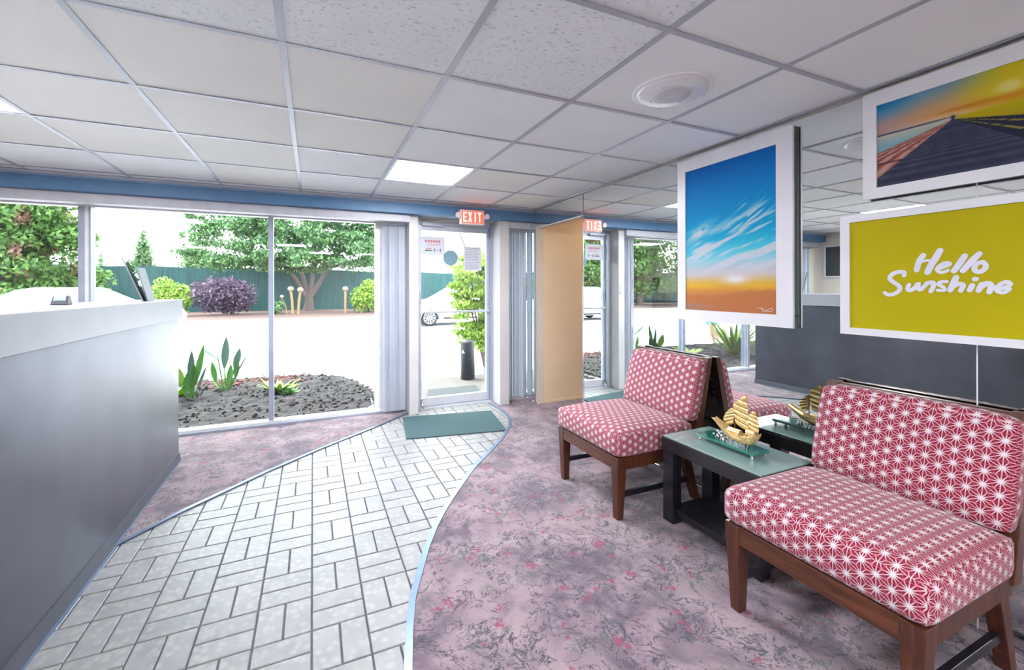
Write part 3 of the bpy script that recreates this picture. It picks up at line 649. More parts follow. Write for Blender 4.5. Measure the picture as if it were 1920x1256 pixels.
def make_chair(ox, oy, label):
    W = .675
    t = empty('armless_chair', (ox+.3, oy+W/2, .004), label, 'chair', 'armless lobby chairs by the mirror'); f0 = .0045
    link('seat', cushion(ox, ox+.60, oy, oy+W, .368, .515, .036, 'seat', 0, .022), 'fabric', t)
    sh = (.105)/.39
    link('backrest', cushion(ox+.565, ox+.665, oy+.012, oy+W-.012, .505, .885, .032, 'back', sh, .012), 'fabric', t)
    for y0_, y1_, yi0, yi1 in ((oy+.012, oy+.078, oy+.03, oy+.072), (oy+W-.078, oy+W-.012, oy+W-.072, oy+W-.03)):
        G().hexa([(ox+.02, yi0, f0), (ox+.062, yi0, f0), (ox+.062, yi1, f0), (ox+.02, yi1, f0)], [(ox+.008, y0_, .37), (ox+.078, y0_, .37), (ox+.078, y1_, .37), (ox+.008, y1_, .37)]).obj('leg', 'wood', t, .003)
        G().hexa([(ox+.635, yi0, f0), (ox+.68, yi0, f0), (ox+.68, yi1, f0), (ox+.635, yi1, f0)], [(ox+.50, y0_+.008, .37), (ox+.565, y0_+.008, .37), (ox+.565, y1_-.008, .37), (ox+.50, y1_-.008, .37)]).obj('leg', 'wood', t, .003)
        ym = (yi0+yi1)/2
        G().hexa([(ox+.05, ym-.011, .125), (ox+.61, ym-.011, .125), (ox+.61, ym+.011, .125), (ox+.05, ym+.011, .125)], [(ox+.05, ym-.011, .158), (ox+.60, ym-.011, .158), (ox+.60, ym+.011, .158), (ox+.05, ym+.011, .158)]).obj('stretcher', 'black_wood', t, .002)
        # back post leaning towards the mirror
        G().hexa([(ox+.60, y0_, .33), (ox+.655, y0_, .33), (ox+.655, y0_+.05, .33), (ox+.60, y0_+.05, .33)] if y0_ < oy+.3 else [(ox+.60, y1_-.05, .33), (ox+.655, y1_-.05, .33), (ox+.655, y1_, .33), (ox+.60, y1_, .33)],
                 [(ox+.735, y0_, .905), (ox+.775, y0_, .905), (ox+.775, y0_+.05, .905), (ox+.735, y0_+.05, .905)] if y0_ < oy+.3 else [(ox+.735, y1_-.05, .905), (ox+.775, y1_-.05, .905), (ox+.775, y1_, .905), (ox+.735, y1_, .905)]).obj('back_post', 'wood', t, .003)
    B(ox+.012, ox+.034, oy+.07, oy+W-.07, .295, .37).obj('apron', 'woody', t, .002)
    B(ox+.07, ox+.61, oy+.022, oy+.044, .295, .37).obj('apron', 'wood', t, .002); B(ox+.07, ox+.61, oy+W-.044, oy+W-.022, .295, .37).obj('apron', 'wood', t, .002)
    def rail(z0, z1, name, ya, yb, off, th):
        xa, xb = ox+.60+(z0-.33)*.2348+off, ox+.60+(z1-.33)*.2348+off
        G().hexa([(xa, ya, z0), (xa+th, ya, z0), (xa+th, yb, z0), (xa, yb, z0)], [(xb, ya, z1), (xb+th, ya, z1), (xb+th, yb, z1), (xb, yb, z1)]).obj(name, 'woody', t, .002)
    rail(.80, .9, 'top_rail', oy+.062, oy+W-.062, .004, .03); rail(.36, .44, 'lower_rail', oy+.062, oy+W-.062, .01, .03); rail(.44, .80, 'back_panel', oy+.062, oy+W-.062, .018, .01)
    return t
make_chair(1.60, 1.955, 'red and white star-patterned armless chair nearest the door')
make_chair(1.60, .612, 'red and white star-patterned armless chair in the foreground, right of the table')
# ------------------------------------------------------------------ side table
tb = empty('side_table', (2.07, 1.6, .004), 'black wooden side table with a green glass top between the two chairs', 'table')
tx0, tx1, ty0, ty1 = 1.878, 2.268, 1.297, 1.905
B(tx0, tx0+.02, ty0, ty1, .415, .488).obj('apron', 'black_wood', tb, .002); B(tx1-.02, tx1, ty0, ty1, .415, .488).obj('apron', 'black_wood', tb, .002)
B(tx0+.02, tx1-.02, ty0, ty0+.02, .415, .488).obj('apron', 'black_wood', tb, .002); B(tx0+.02, tx1-.02, ty1-.02, ty1, .415, .488).obj('apron', 'black_wood', tb, .002)
B(tx0+.02, tx1-.02, ty0+.02, ty1-.02, .47, .488).obj('top_board', 'black_wood', tb)
B(tx0+.006, tx1-.006, ty0+.006, ty1-.006, .4885, .4965).obj('glass_top', 'table_glass', tb, .0015)
for xa in (tx0+.005, tx1-.07):
    for ya in (ty0+.005, ty1-.08): B(xa, xa+.065, ya, ya+.075, .0045, .415).obj('leg', 'black_wood', tb, .002)
B(tx0+.03, tx1-.03, ty0+.03, ty1-.03, .05, .085).obj('shelf', 'black_wood', tb, .002)
# ------------------------------------------------------------------ ship ornament
sh_ = empty('ship_ornament', (2.06, 1.6, .4965), 'golden junk ship model on a teal glass base on the side table', 'ornament')
bx0, bx1, by0, by1 = 2.0, 2.125, 1.425, 1.765
gb = B(bx0, bx1, by0, by1, .519, .533).obj('glass_base', 'teal_glass', sh_, .0015)
for x in (bx0+.012, bx1-.012):
    for y in (by0+.014, by1-.014): G().lathe((x, y, .497), [(.004, 0), (.009, .004), (.005, .012), (.011, .022), (.011, .0225)], 10).obj('foot', 'silver', gb)
# hull: lofted sections along Y
secs = [(1.700, .018, .628, .004), (1.680, .020, .600, .008), (1.655, .024, .585, .016), (1.62, .028, .560, .024), (1.57, .030, .546, .029), (1.52, .030, .543, .030), (1.48, .028, .548, .028), (1.455, .024, .572, .026), (1.442, .022, .596, .024)]
tops = [.632, .622, .610, .594, .583, .582, .590, .604, .614]
vs, fs = [], []
for (y, hw, zb, hb), zt in zip(secs, tops):
    for s_, zz, ww in ((-1, zt, hw if hw > hb else hb), (-.95, zb+(zt-zb)*.55, hb*.9), (-.6, zb+(zt-zb)*.18, hb*.7), (0, zb, 0.001), (.6, zb+(zt-zb)*.18, hb*.7), (.95, zb+(zt-zb)*.55, hb*.9), (1, zt, hw if hw > hb else hb)):
        vs.append((2.062+(ww if s_ > 0 else -ww if s_ < 0 else 0), y, zz))
for i in range(len(secs)-1):
    for k in range(6): fs.append((i*7+k, i*7+k+1, (i+1)*7+k+1, (i+1)*7+k))
    fs.append((i*7+6, i*7, (i+1)*7, (i+1)*7+6))
fs += [tuple(range(7))[::-1], tuple((len(secs)-1)*7+k for k in range(7))]
hull = G().poly(vs, fs).obj('hull', 'brass', sh_, fix=True)
g = G()
for s_ in (-1, 1):
    g.tube([(2.062+s_*(max(a[1], a[3])), a[0], zt+.002) for a, zt in zip(secs, tops)], .0022, 5)
g.obj('gunwale', 'brass', hull)
# deck house (barrel roof) and stern house
vs = []; n_ = 8
for ya, yb, r_, zc in ((1.538, 1.605, .019, .588), (1.455, 1.50, .016, .612)):
    ol = [(2.062+r_*1.1*math.cos(PI*k/n_), zc+r_*math.sin(PI*k/n_)) for k in range(n_+1)]+[(2.062-r_*1.1, zc-.012), (2.062+r_*1.1, zc-.012)]
    G().prism(ol, ya, yb, 'y').obj('deck_house', 'brass', sh_, fix=True)
def sail(name, rows, x=2.066, nb=8):
    """rows: (yA, yB, z) from the bottom up; cloth bellies between battens"""
    g = G(); vs, fs = [], []; steps = 4; rr = []
    for i in range(len(rows)-1):
        for s_ in range(steps):
            f = s_/steps; a_, b2 = rows[i], rows[i+1]
            rr.append((a_[0]+(b2[0]-a_[0])*f, a_[1]+(b2[1]-a_[1])*f, a_[2]+(b2[2]-a_[2])*f, a_[3]+(b2[3]-a_[3])*f, math.sin(PI*f)*.006))
    rr.append((*rows[-1], 0)); m_ = 4
    for (ya, yb, za, zb, bl) in rr:
        for k in range(m_+1):
            f = k/m_; vs.append((x-bl-.004*math.sin(PI*f), ya+(yb-ya)*f, za+(zb-za)*f))
    n0 = len(vs); vs += [(a_+.0012, b2, c) for a_, b2, c in vs]
    for i in range(len(rr)-1):
        for k in range(m_):
            q = i*(m_+1)+k; fs.append((q, q+1, q+m_+2, q+m_+1)); fs.append((n0+q, n0+q+m_+1, n0+q+m_+2, n0+q+1))
    g.poly(vs, fs, True); o = g.obj(name, 'brass', sh_)
    gb_ = G()
    for (ya, yb, za, zb) in rows: gb_.tube([(x-.001, ya+(yb-ya)*-.02, za), (x-.005, (ya+yb)/2, (za+zb)/2), (x-.001, yb+(yb-ya)*.02, zb)], .0021, 5)
    tag(gb_.obj('battens', 'bronze', o), kind='stuff')
# rows as (y_left, y_right, z_left, z_right); left = towards the door
sail('main_sail', [(1.568, 1.496, .636, .612), (1.572, 1.491, .662, .640), (1.577, 1.490, .688, .668), (1.580, 1.492, .714, .698), (1.580, 1.497, .742, .730), (1.545, 1.502, .768, .762), (1.515, 1.509, .797, .796)])
sail('fore_sail', [(1.616, 1.582, .612, .630), (1.632, 1.579, .626, .650), (1.643, 1.577, .641, .670), (1.634, 1.576, .662, .688), (1.622, 1.576, .682, .702), (1.597, 1.577, .709, .714)])
sail('aft_sail', [(1.491, 1.441, .634, .616), (1.492, 1.439, .654, .640), (1.493, 1.441, .674, .664), (1.492, 1.445, .694, .688), (1.484, 1.450, .712, .708), (1.470, 1.457, .728, .726)])
g = G(); g.tube([(2.07, 1.578, .58), (2.07, 1.578, .72)], .0022, 6); g.tube([(2.07, 1.512, .58), (2.07, 1.512, .80)], .0025, 6); g.tube([(2.07, 1.491, .60), (2.07, 1.491, .715)], .002, 6); tag(g.obj('masts', 'bronze', sh_), 'dark brass masts')
g = G()
for k in range(9):
    y = 1.48+k*.019
    for s_ in (-1, 1): g.tube([(2.062+s_*.02, y, .556), (2.062+s_*.045, y-.006, .535)], .0022, 5)
tag(g.obj('oars', 'silver', sh_), kind='stuff')
g = G()
for k in range(26):
    a = random.random(); y = 1.60+.075*a; g.ball((2.062+random.uniform(-.035, .035), y, .538+random.uniform(0, .03)*a), random.uniform(.004, .009), (1, 1, 1.2), 6, 4)
g.obj('wave_crest', 'silver', sh_)
G().box(2.04, 2.084, 1.50, 1.60, .533, .548).obj('keel_block', 'silver', sh_)
# ------------------------------------------------------------------ pictures
def fbm(u, v_, seed=0, oct_=5):
    out = 0; amp = .5; fr = 1
    r2 = np.random.default_rng(seed)
    for _ in range(oct_):
        tab = r2.random((64, 64)); a, b2 = u*fr, v_*fr; i, j = np.floor(a).astype(int), np.floor(b2).astype(int); f, g_ = a-i, b2-j
        f, g_ = f*f*(3-2*f), g_*g_*(3-2*g_)
        t = lambda x, y: tab[x % 64, y % 64]
        out = out+amp*((t(i, j)*(1-f)+t(i+1, j)*f)*(1-g_)+(t(i, j+1)*(1-f)+t(i+1, j+1)*f)*g_); amp *= .5; fr *= 2
    return out
def ramp(v_, stops):
    x = [s_[0] for s_ in stops]; return np.stack([np.interp(v_, x, [s_[1][c] for s_ in stops]) for c in range(3)], -1)
def sst(x, a, b2): t = np.clip((x-a)/(b2-a), 0, 1); return t*t*(3-2*t)
def mixn(a, b2, f): return a*(1-f[..., None])+np.array(b2)*f[..., None]
def art_sky(u, v_):
    c = ramp(v_, [(0, (186, 118, 82)), (.07, (204, 128, 78)), (.12, (210, 140, 78)), (.16, (228, 168, 66)), (.20, (226, 190, 110)), (.25, (214, 208, 214)), (.34, (196, 212, 226)), (.42, (110, 196, 218)), (.5, (30, 168, 208)), (.65, (0, 146, 202)), (.85, (0, 124, 194)), (1, (0, 100, 178))]); k_ = sst(v_, .26, .4)[..., None]; c = c*(1-k_)+c*np.array((.7, 1.06, 1.08))*k_
    a = .33; s_ = (v_*1.4-u*a); t = u+v_*a
    st = fbm(t*3+5, s_*26, 3); hz = sst(v_, .22, .32)*(1-sst(v_, .42+.16*u, .62+.1*u))
    c = mixn(c, (214, 222, 234), sst(st, .40, .62)*hz*.95)
    cl = np.exp(-(((u-.18)/.17)**2+((v_-(.545+.25*(u-.18)))/.045)**2)); c = mixn(c, (216, 222, 232), cl*sst(fbm(u*9, v_*30, 8), .25, .6))
    st2 = sst(fbm(t*4, (v_*1.4-u*.55)*44, 21), .47, .60)*np.exp(-(((u-.72)/.26)**2+((v_-(.59+.30*(u-.72)))/.06)**2)); c = mixn(c, (222, 228, 236), st2)
    st3 = sst(fbm(t*4+9, (v_*1.4-u*.6)*50, 4), .45, .58)*np.exp(-(((u-.72)/.13)**2+((v_-(.71+.45*(u-.72)))/.02)**2)); c = mixn(c, (196, 222, 236), st3)
    sn = np.exp(-(((u-.60)/.12)**2+((v_-.215)/.028)**2)); c = mixn(c, (240, 236, 240), np.clip(sn*1.2, 0, 1))
    yl = np.exp(-((v_-.175)/.022)**2)*(.6+.4*np.sin(u*9)); c = mixn(c, (238, 196, 50), yl*.6)
    hill = .115+.035*sst(u, .35, .8)-.01*np.abs(np.sin(u*17)); c = mixn(c, (196, 122, 76), (1-sst(v_, hill-.008, hill+.004))*.75)
    c = mixn(c, (158, 140, 140), sst(fbm(u*3, v_*60, 9), .4, .6)*(1-sst(u, .1, .5))*(1-sst(v_, .02, .07))*.9)
    return c
def art_pier(u, v_):
    c = ramp(v_, [(0, (70, 80, 110)), (.62, (226, 196, 160)), (.70, (214, 160, 110)), (.80, (196, 160, 130)), (1, (110, 160, 190))])
    lf = ramp(v_, [(.62, (190, 160, 160)), (.75, (186, 160, 150)), (.88, (96, 158, 196)), (1, (20, 130, 196))]); k = 1-sst(u, .0, .42)
    c = c*(1-k[..., None])+lf*k[..., None]
    rt = ramp(v_, [(.62, (196, 160, 40)), (.68, (204, 120, 30)), (.76, (206, 186, 20)), (1, (214, 196, 40))]); k = sst(u, .42, .85)
    c = c*(1-k[..., None])+rt*k[..., None]
    bn = np.exp(-((v_-.685-.03*(1-u))/.022)**2)*sst(u, .3, .6)*sst(fbm(u*4, v_*22, 2), .2, .5); c = mixn(c, (190, 104, 32), bn*.9)
    sn = np.exp(-(((u-.80)/.065)**2+((v_-.78)/.055)**2)); c = mixn(c, (236, 230, 196), np.clip(sn*1.4, 0, 1))
    gl = np.exp(-(((u-.80)/.3)**2+((v_-.78)/.16)**2)); c = mixn(c, (232, 214, 30), gl*.45)
    wl = (v_ < .62); wat = ramp(v_, [(.2, (120, 170, 196)), (.5, (140, 184, 196)), (.62, (206, 200, 180))]); c = np.where((wl & (u < .52))[..., None], wat, c)
    watr = ramp(v_, [(.3, (150, 130, 30)), (.62, (196, 180, 20))]); c = np.where((wl & (u >= .52))[..., None], watr, c)
    shore = np.exp(-((v_-.625)/.009)**2)*(1-sst(u, .35, .6)); c = mixn(c, (40, 66, 96), shore)
    # deck: wedge from the vanishing point
    U0, V0 = .5, .60; dv = np.maximum(V0-v_, 1e-4); q = (u-U0)/dv
    pl_ = 1/dv; deck = (v_ < V0) & (q > -1.02) & (q < 1.0)
    dk = ramp(np.clip(.5+.5*np.sin(pl_*16), 0, 1)*.3+.3*fbm(q*5, pl_*1.2, 5)+.15, [(0, (34, 38, 58)), (1, (96, 100, 124))]); c = np.where(deck[..., None], dk, c)
    lr = (v_ < V0) & (q <= -1.02) & (q > -2.7); ban = .5+.5*np.sin(q*15+.4*np.sin(pl_*5)); rl = ramp(ban*.75+.25*fbm(q*8, pl_*3, 6), [(0, (126, 66, 60)), (.5, (186, 120, 104)), (1, (206, 176, 168))]); c = np.where(lr[..., None], rl, c)
    c = mixn(c, (90, 50, 54), (lr & (np.sin(pl_*4.5) > .9))*.8)
    rr = (v_ < V0) & (q >= 1.0) & (q < 2.7); c = np.where(rr[..., None], np.array((40, 46, 62.)), c)
    gap = rr & (((q > 1.30) & (q < 1.42)) | ((q > 1.85) & (q < 2.05))) & (np.sin(pl_*4) < .8); c = mixn(c, (176, 160, 60), gap*.75)
    c = mixn(c, (30, 32, 40), np.exp(-(((u-.5)/.014)**2+((v_-.615)/.022)**2)))
    return c
def picture(name, lab, y0, y1, z0, z1, iy0, iy1, iz0, iz1, art, nu=180, nv=200):
    xf = 2.348; xb = XM-.0015; t = empty(name, (xf, (y0+y1)/2, (z0+z1)/2), lab, 'picture', 'framed pictures on the mirror')
    xm = xf+.015; g = G().box(xm, xb, y0+.004, y1-.004, z0+.004, iz0-.005).box(xm, xb, y0+.004, y1-.004, iz1+.005, z1-.004).box(xm, xb, y0+.004, iy0-.005, iz0, iz1).box(xm, xb, iy1+.005, y1-.004, iz0, iz1); g.obj('gap_shade', 'gap_shade', t)  # dark blocks standing in for the shaded gap between frame and mirror
    g = G(); g.box(xf, xm, y0, y1, z0, iz0).box(xf, xm, y0, y1, iz1, z1).box(xf, xm, y0, iy0, iz0, iz1).box(xf, xm, iy1, y1, iz0, iz1); g.obj('frame', 'white', t)
    B(xf+.013, xb-.002, iy0, iy1, iz0, iz1).obj('backing', 'white', t)
    X_ = xf+.008
    if art is None:
        o = B(X_, X_+.003, iy0, iy1, iz0, iz1).obj('print', 'yellow', t); return t, o
    us, vs_ = np.meshgrid(np.linspace(0, 1, nu), np.linspace(0, 1, nv)); cc = np.clip(art(us, vs_)*.9, 0, 255)/255
    cl_ = np.where(cc <= .04045, cc/12.92, ((cc+.055)/1.055)**2.4)
    pts = np.stack([np.full(us.size, X_), (iy1-(iy1-iy0)*us).ravel(), (iz0+(iz1-iz0)*vs_).ravel()], -1)
    idx = np.arange(nu*nv).reshape(nv, nu); q = np.stack([idx[:-1, :-1], idx[1:, :-1], idx[1:, 1:], idx[:-1, 1:]], -1).reshape(-1, 4)
    me = bpy.data.meshes.new('print'); me.from_pydata(pts.tolist(), [], q.tolist())
    at = me.color_attributes.new('art', 'FLOAT_COLOR', 'POINT'); at.data.foreach_set('color', np.concatenate([cl_.reshape(-1, 3), np.ones((nu*nv, 1))], 1).ravel().astype(np.float32))
    mt, nt, p = new('printed_art'); a_ = nt.nodes.new('ShaderNodeAttribute'); a_.attribute_name = 'art'; nt.links.new(a_.outputs['Color'], p.inputs['Base Color']); p.inputs['Roughness'].default_value = .6; p.inputs['Specular IOR Level'].default_value = .15
    o = link('print', me, mt, t); return t, o
t1, o1 = picture('framed_picture', 'tall white-framed sunset and blue sky picture', 1.448, 2.228, 1.140, 2.232, 1.537, 2.162, 1.209, 2.152, art_sky)
def stroke(parent, pts, w_, X_, mat, name='lettering', wk=1):
    P3 = [Vector((0, a, b_)) for a, b_ in pts]; w_ = w_*wk
    fine = []
    for i in range(len(P3)-1):                # Catmull-Rom
        p0, p1, p2, p3 = P3[max(i-1, 0)], P3[i], P3[i+1], P3[min(i+2, len(P3)-1)]
        for k in range(4):
            t_ = k/4; fine.append(.5*((2*p1)+(p2-p0)*t_+(2*p0-5*p1+4*p2-p3)*t_*t_+(3*p1-p0-3*p2+p3)*t_**3))
    fine.append(P3[-1]); g = G(); n_ = 10
    L_, R_ = [], []
    for i, q in enumerate(fine):
        d = (fine[min(i+1, len(fine)-1)]-fine[max(i-1, 0)]); d = d.normalized() if d.length > 1e-9 else Vector((0, 1, 0)); nn = Vector((0, -d.z, d.y))*w_/2*(1-.18*abs(i/len(fine)-.4)); L_.append(q+nn); R_.append(q-nn)
    vs = []; fs = []
    for i, (a, b_) in enumerate(zip(L_, R_)): vs += [(X_-i*.00001, a.y, a.z), (X_-i*.00001, b_.y, b_.z)]
    for i in range(len(fine)-1): fs.append((2*i, 2*i+1, 2*i+3, 2*i+2))
    g.poly(vs, fs)
    for e_, q in ((.00045, fine[0]), (.00056, fine[-1])): g.poly([(X_-e_, q.y+w_*.45*math.cos(2*PI*k/n_), q.z+w_*.45*math.sin(2*PI*k/n_)) for k in range(n_)], [tuple(range(n_))])
    return g.obj(name, mat, parent)
sg = [(1.60+.052*math.cos(k*.5)*(1-.04*k)-.0, 1.233+.010*math.sin(k*1.1)) for k in range(14)]
stroke(o1, sg, .0018, 2.3553, 'tile_cream', 'signature')
t2, o2 = picture('framed_picture', 'white-framed wooden pier at sunset picture, topmost on the right', .53, 1.132, 1.764, 2.248, .58, 1.081, 1.812, 2.184, art_pier, 240, 180)
t3, o3 = picture('framed_picture', 'white-framed yellow picture reading Hello Sunshine', .49, 1.226, 1.136, 1.702, .533, 1.188, 1.168, 1.668, None)
ST = [(0.0121, [(0.921, 1.494), (0.931, 1.478), (0.938, 1.457), (0.943, 1.432)]), (0.0135, [(0.869, 1.51), (0.881, 1.483), (0.897, 1.451), (0.908, 1.421)]), (0.0061, [(0.925, 1.467), (0.91, 1.471), (0.893, 1.469)]), (0.0075, [(0.875, 1.434), (0.858, 1.441), (0.841, 1.45), (0.842, 1.457), (0.857, 1.457), (0.873, 1.445), (0.879, 1.431), (0.869, 1.42), (0.858, 1.421), (0.845, 1.428)]), (0.0121, [(0.797, 1.483), (0.812, 1.453), (0.828, 1.424)]), (0.0121, [(0.757, 1.488), (0.779, 1.459), (0.802, 1.424)]), (0.0098, [(0.747, 1.456), (0.763, 1.451), (0.771, 1.434), (0.767, 1.421), (0.752, 1.42), (0.74, 1.436), (0.744, 1.451), (0.75, 1.455)]), (0.0098, [(0.985, 1.41), (0.984, 1.424), (1.0, 1.427), (1.025, 1.418), (1.035, 1.399), (1.023, 1.384), (1.003, 1.366), (0.999, 1.351), (1.015, 1.332), (1.039, 1.326), (1.053, 1.335)]), (0.0093, [(0.968, 1.371), (0.973, 1.351), (0.962, 1.346), (0.945, 1.361), (0.937, 1.377), (0.938, 1.354), (0.929, 1.35), (0.915, 1.367), (0.905, 1.379)]), (0.0098, [(0.911, 1.376), (0.892, 1.379), (0.89, 1.364), (0.898, 1.342)]), (0.0079, [(0.849, 1.382), (0.865, 1.381), (0.874, 1.372), (0.86, 1.36), (0.856, 1.347), (0.876, 1.347)]), (0.0117, [(0.821, 1.399), (0.83, 1.373), (0.839, 1.347)]), (0.0098, [(0.834, 1.358), (0.816, 1.372), (0.802, 1.367), (0.809, 1.345)]), (0.0103, [(0.776, 1.367), (0.784, 1.347)]), (0.0107, [(0.77, 1.39), (0.766, 1.391)]), (0.0103, [(0.751, 1.371), (0.76, 1.345)]), (0.0107, [(0.755, 1.357), (0.737, 1.374), (0.726, 1.365), (0.731, 1.34)]), (0.0084, [(0.708, 1.352), (0.688, 1.359), (0.678, 1.37), (0.685, 1.378), (0.699, 1.373), (0.711, 1.357), (0.709, 1.343), (0.694, 1.339), (0.68, 1.352)])]
for i, (w_, pts) in enumerate(ST): stroke(o3, pts, w_, 2.3552-.0006*(i % 3), 'lettering', 'lettering', 1.75)
# ------------------------------------------------------------------ OUTSIDE
GZ = -.1
tag(B(-60, 60, 4.93, 80, GZ-.4, GZ).obj('ground', 'asphalt'), 'bright sunlit parking lot outside the windows', 'ground', kind='structure')
tag(B(.92, 3.6, 4.93, 6.42, GZ, -.035).obj('sidewalk', 'concrete', bev=.01), 'concrete landing outside the glass door', 'sidewalk', kind='structure')
tag(B(-60, 60, 20.6, 20.85, GZ, GZ+.14).obj('kerb', 'kerb', bev=.02), 'long pale kerb edging the far planting strip', 'kerb', kind='structure')
tag(B(-60, 60, 20.85, 29.95, GZ, GZ+.1).obj('ground_bed', 'mulch_far'), 'strip of reddish mulch before the green fence', 'ground', kind='structure')
line = [(-.26, 8.07), (.19, 7.63), (.97, 8.47), (2.3, 9.9)]
tag(G().prism([(.10, 7.66), (.19, 7.60), (2.4, 9.95), (2.3, 10.02)], GZ, GZ+.003, 'z').prism([(-.33, 8.02), (-.20, 8.02), (.0, 8.75), (-.12, 8.78)], GZ, GZ+.003, 'z').obj('ground_line', 'yellow_line', fix=True), 'faded yellow line painted on the asphalt', 'road marking', kind='structure')
tag(G().prism([(1.44, 5.70), (2.13, 5.70), (2.05, 5.22), (1.32, 5.31)], -.035, -.025, 'z').obj('outdoor_mat', 'outmat', fix=True), 'grey-green mat on the concrete outside the door', 'doormat')
# mulch bed
bed = [(-5.6, 4.95), (-5.6, 7.4), (-3, 7.5), (-1.77, 7.556), (-1.174, 7.59), (-.665, 7.53), (-.212, 7.49), (.1, 7.39), (.33, 7.15), (.5, 6.85), (.62, 6.5), (.70, 6.2), (.72, 5.85), (.68, 5.4), (.6, 4.95)]
nb = 90; vs = []; fs = []; gx = np.linspace(-5.6, .74, 130); gy = np.linspace(4.95, 7.6, 60)
from math import hypot
def inpoly(x, y, P):
    c = False; j = len(P)-1
    for i in range(len(P)):
        if (P[i][1] > y) != (P[j][1] > y) and x < (P[j][0]-P[i][0])*(y-P[i][1])/(P[j][1]-P[i][1])+P[i][0]: c = not c
        j = i
    return c
idm = {}
fz = fbm(np.add.outer(gx*0, gy)*6+3, np.add.outer(gx, gy*0)*6+40, 6)
for i, x in enumerate(gx):
    for j, y in enumerate(gy):
        if inpoly(x, y, bed): idm[i, j] = len(vs); vs.append((x, y, GZ+.03+.10*fz[i, j]+.02*random.random()))
for (i, j) in list(idm):
    if all(k in idm for k in ((i+1, j), (i+1, j+1), (i, j+1))): fs.append((idm[i, j], idm[i+1, j], idm[i+1, j+1], idm[i, j+1]))
me = bpy.data.meshes.new('mulch_bed'); me.from_pydata(vs, [], fs); tag(link('mulch_bed', me, 'mulch'), 'bed of dark bark mulch just outside the long window', 'mulch', kind='stuff')
g = G()
for _ in range(1500):
    x, y = random.uniform(-3.4, .7), random.uniform(4.98, 7.55)
    if not inpoly(x, y, bed): continue
    s_ = random.uniform(.008, .03); a = random.uniform(0, PI); z = GZ+.085+random.uniform(0, .025); c, s2 = math.cos(a)*s_, math.sin(a)*s_
    g.hexa([(x-c, y-s2, z-.01), (x+s2*.4, y-c*.4, z-.01), (x+c, y+s2, z-.01), (x-s2*.4, y+c*.4, z-.01)], [(x-c*.8, y-s2*.8, z+.006), (x+s2*.3, y-c*.3, z+.01), (x+c*.8, y+s2*.8, z+.004), (x-s2*.3, y+c*.3, z+.008)])
tag(g.obj('bark_chips', 'mulch'), 'loose dark bark chips strewn over the window bed', 'mulch', kind='stuff')
g = G()
for _ in range(420):
    x = random.uniform(-1.9, -.1); y = random.uniform(6.9, 7.45)+.0*x; s_ = random.uniform(.015, .035); z = GZ+.09
    g.ball((x, y, z), s_, (1, 1, .5), 5, 3)
tag(g.obj('red_bark_chips', 'rust_stone'), 'reddish bark chips along the back of the window bed', 'mulch', kind='stuff')
# edging stones
k = 0
edge = [(-.2, 7.52), (.12, 7.43), (.36, 7.18), (.54, 6.87), (.66, 6.53), (.745, 6.2), (.765, 5.85), (.73, 5.45), (.68, 5.1)]
acc = []
for (xa, ya), (xb, yb) in zip(edge, edge[1:]):
    n_ = max(1, int(hypot(xb-xa, yb-ya)/.13))
    for q in range(n_): acc.append((xa+(xb-xa)*q/n_, ya+(yb-ya)*q/n_, math.atan2(yb-ya, xb-xa)))
es = empty('stone_edging', (.5, 6.4, GZ), 'low edging of rough grey stones round the end of the window bed', 'stone edging')
for (x, y, a) in acc:
    b_ = bmesh.new(); bmesh.ops.create_icosphere(b_, subdivisions=1, radius=1)
    for q in b_.verts:
        l = Vector((q.co.x*.072*random.uniform(.85, 1.1), q.co.y*.05, q.co.z*.045*random.uniform(.8, 1.1))); q.co = Vector((x+l.x*math.cos(a)-l.y*math.sin(a), y+l.x*math.sin(a)+l.y*math.cos(a), GZ+.035+l.z))
    me = bpy.data.meshes.new('stone'); b_.to_mesh(me); b_.free(); link('stone', me, 'stone', es)
# foliage
def leaves(name, ells, n, size, mat, parent, aspect=.55, droop=0, shell=.55):
    ells = np.array(ells, float); vol = ells[:, 3]*ells[:, 4]*ells[:, 5]; pick = rng.choice(len(ells), n, p=vol/vol.sum())
    d = rng.normal(size=(n, 3)); d /= np.linalg.norm(d, axis=1)[:, None]; r_ = rng.uniform(shell, 1, n)[:, None]
    c = ells[pick, :3]+d*r_*ells[pick, 3:6]
    a = rng.normal(size=(n, 3)); a[:, 2] -= droop; a /= np.linalg.norm(a, axis=1)[:, None]
    b2 = np.cross(a, rng.normal(size=(n, 3))); b2 /= np.linalg.norm(b2, axis=1)[:, None]
    s_ = rng.uniform(.6, 1.2, n)[:, None]*size
    vs = np.stack([c-a*s_, c+b2*s_*aspect, c+a*s_, c-b2*s_*aspect], 1).reshape(-1, 3)
    me = bpy.data.meshes.new(name); me.vertices.add(n*4); me.vertices.foreach_set('co', vs.ravel()); me.loops.add(n*4); me.loops.foreach_set('vertex_index', np.arange(n*4))
    me.polygons.add(n); me.polygons.foreach_set('loop_start', np.arange(n)*4); me.polygons.foreach_set('loop_total', np.full(n, 4)); me.update(calc_edges=True); me.validate()
    return tag(link(name, me, mat, parent), kind='stuff')
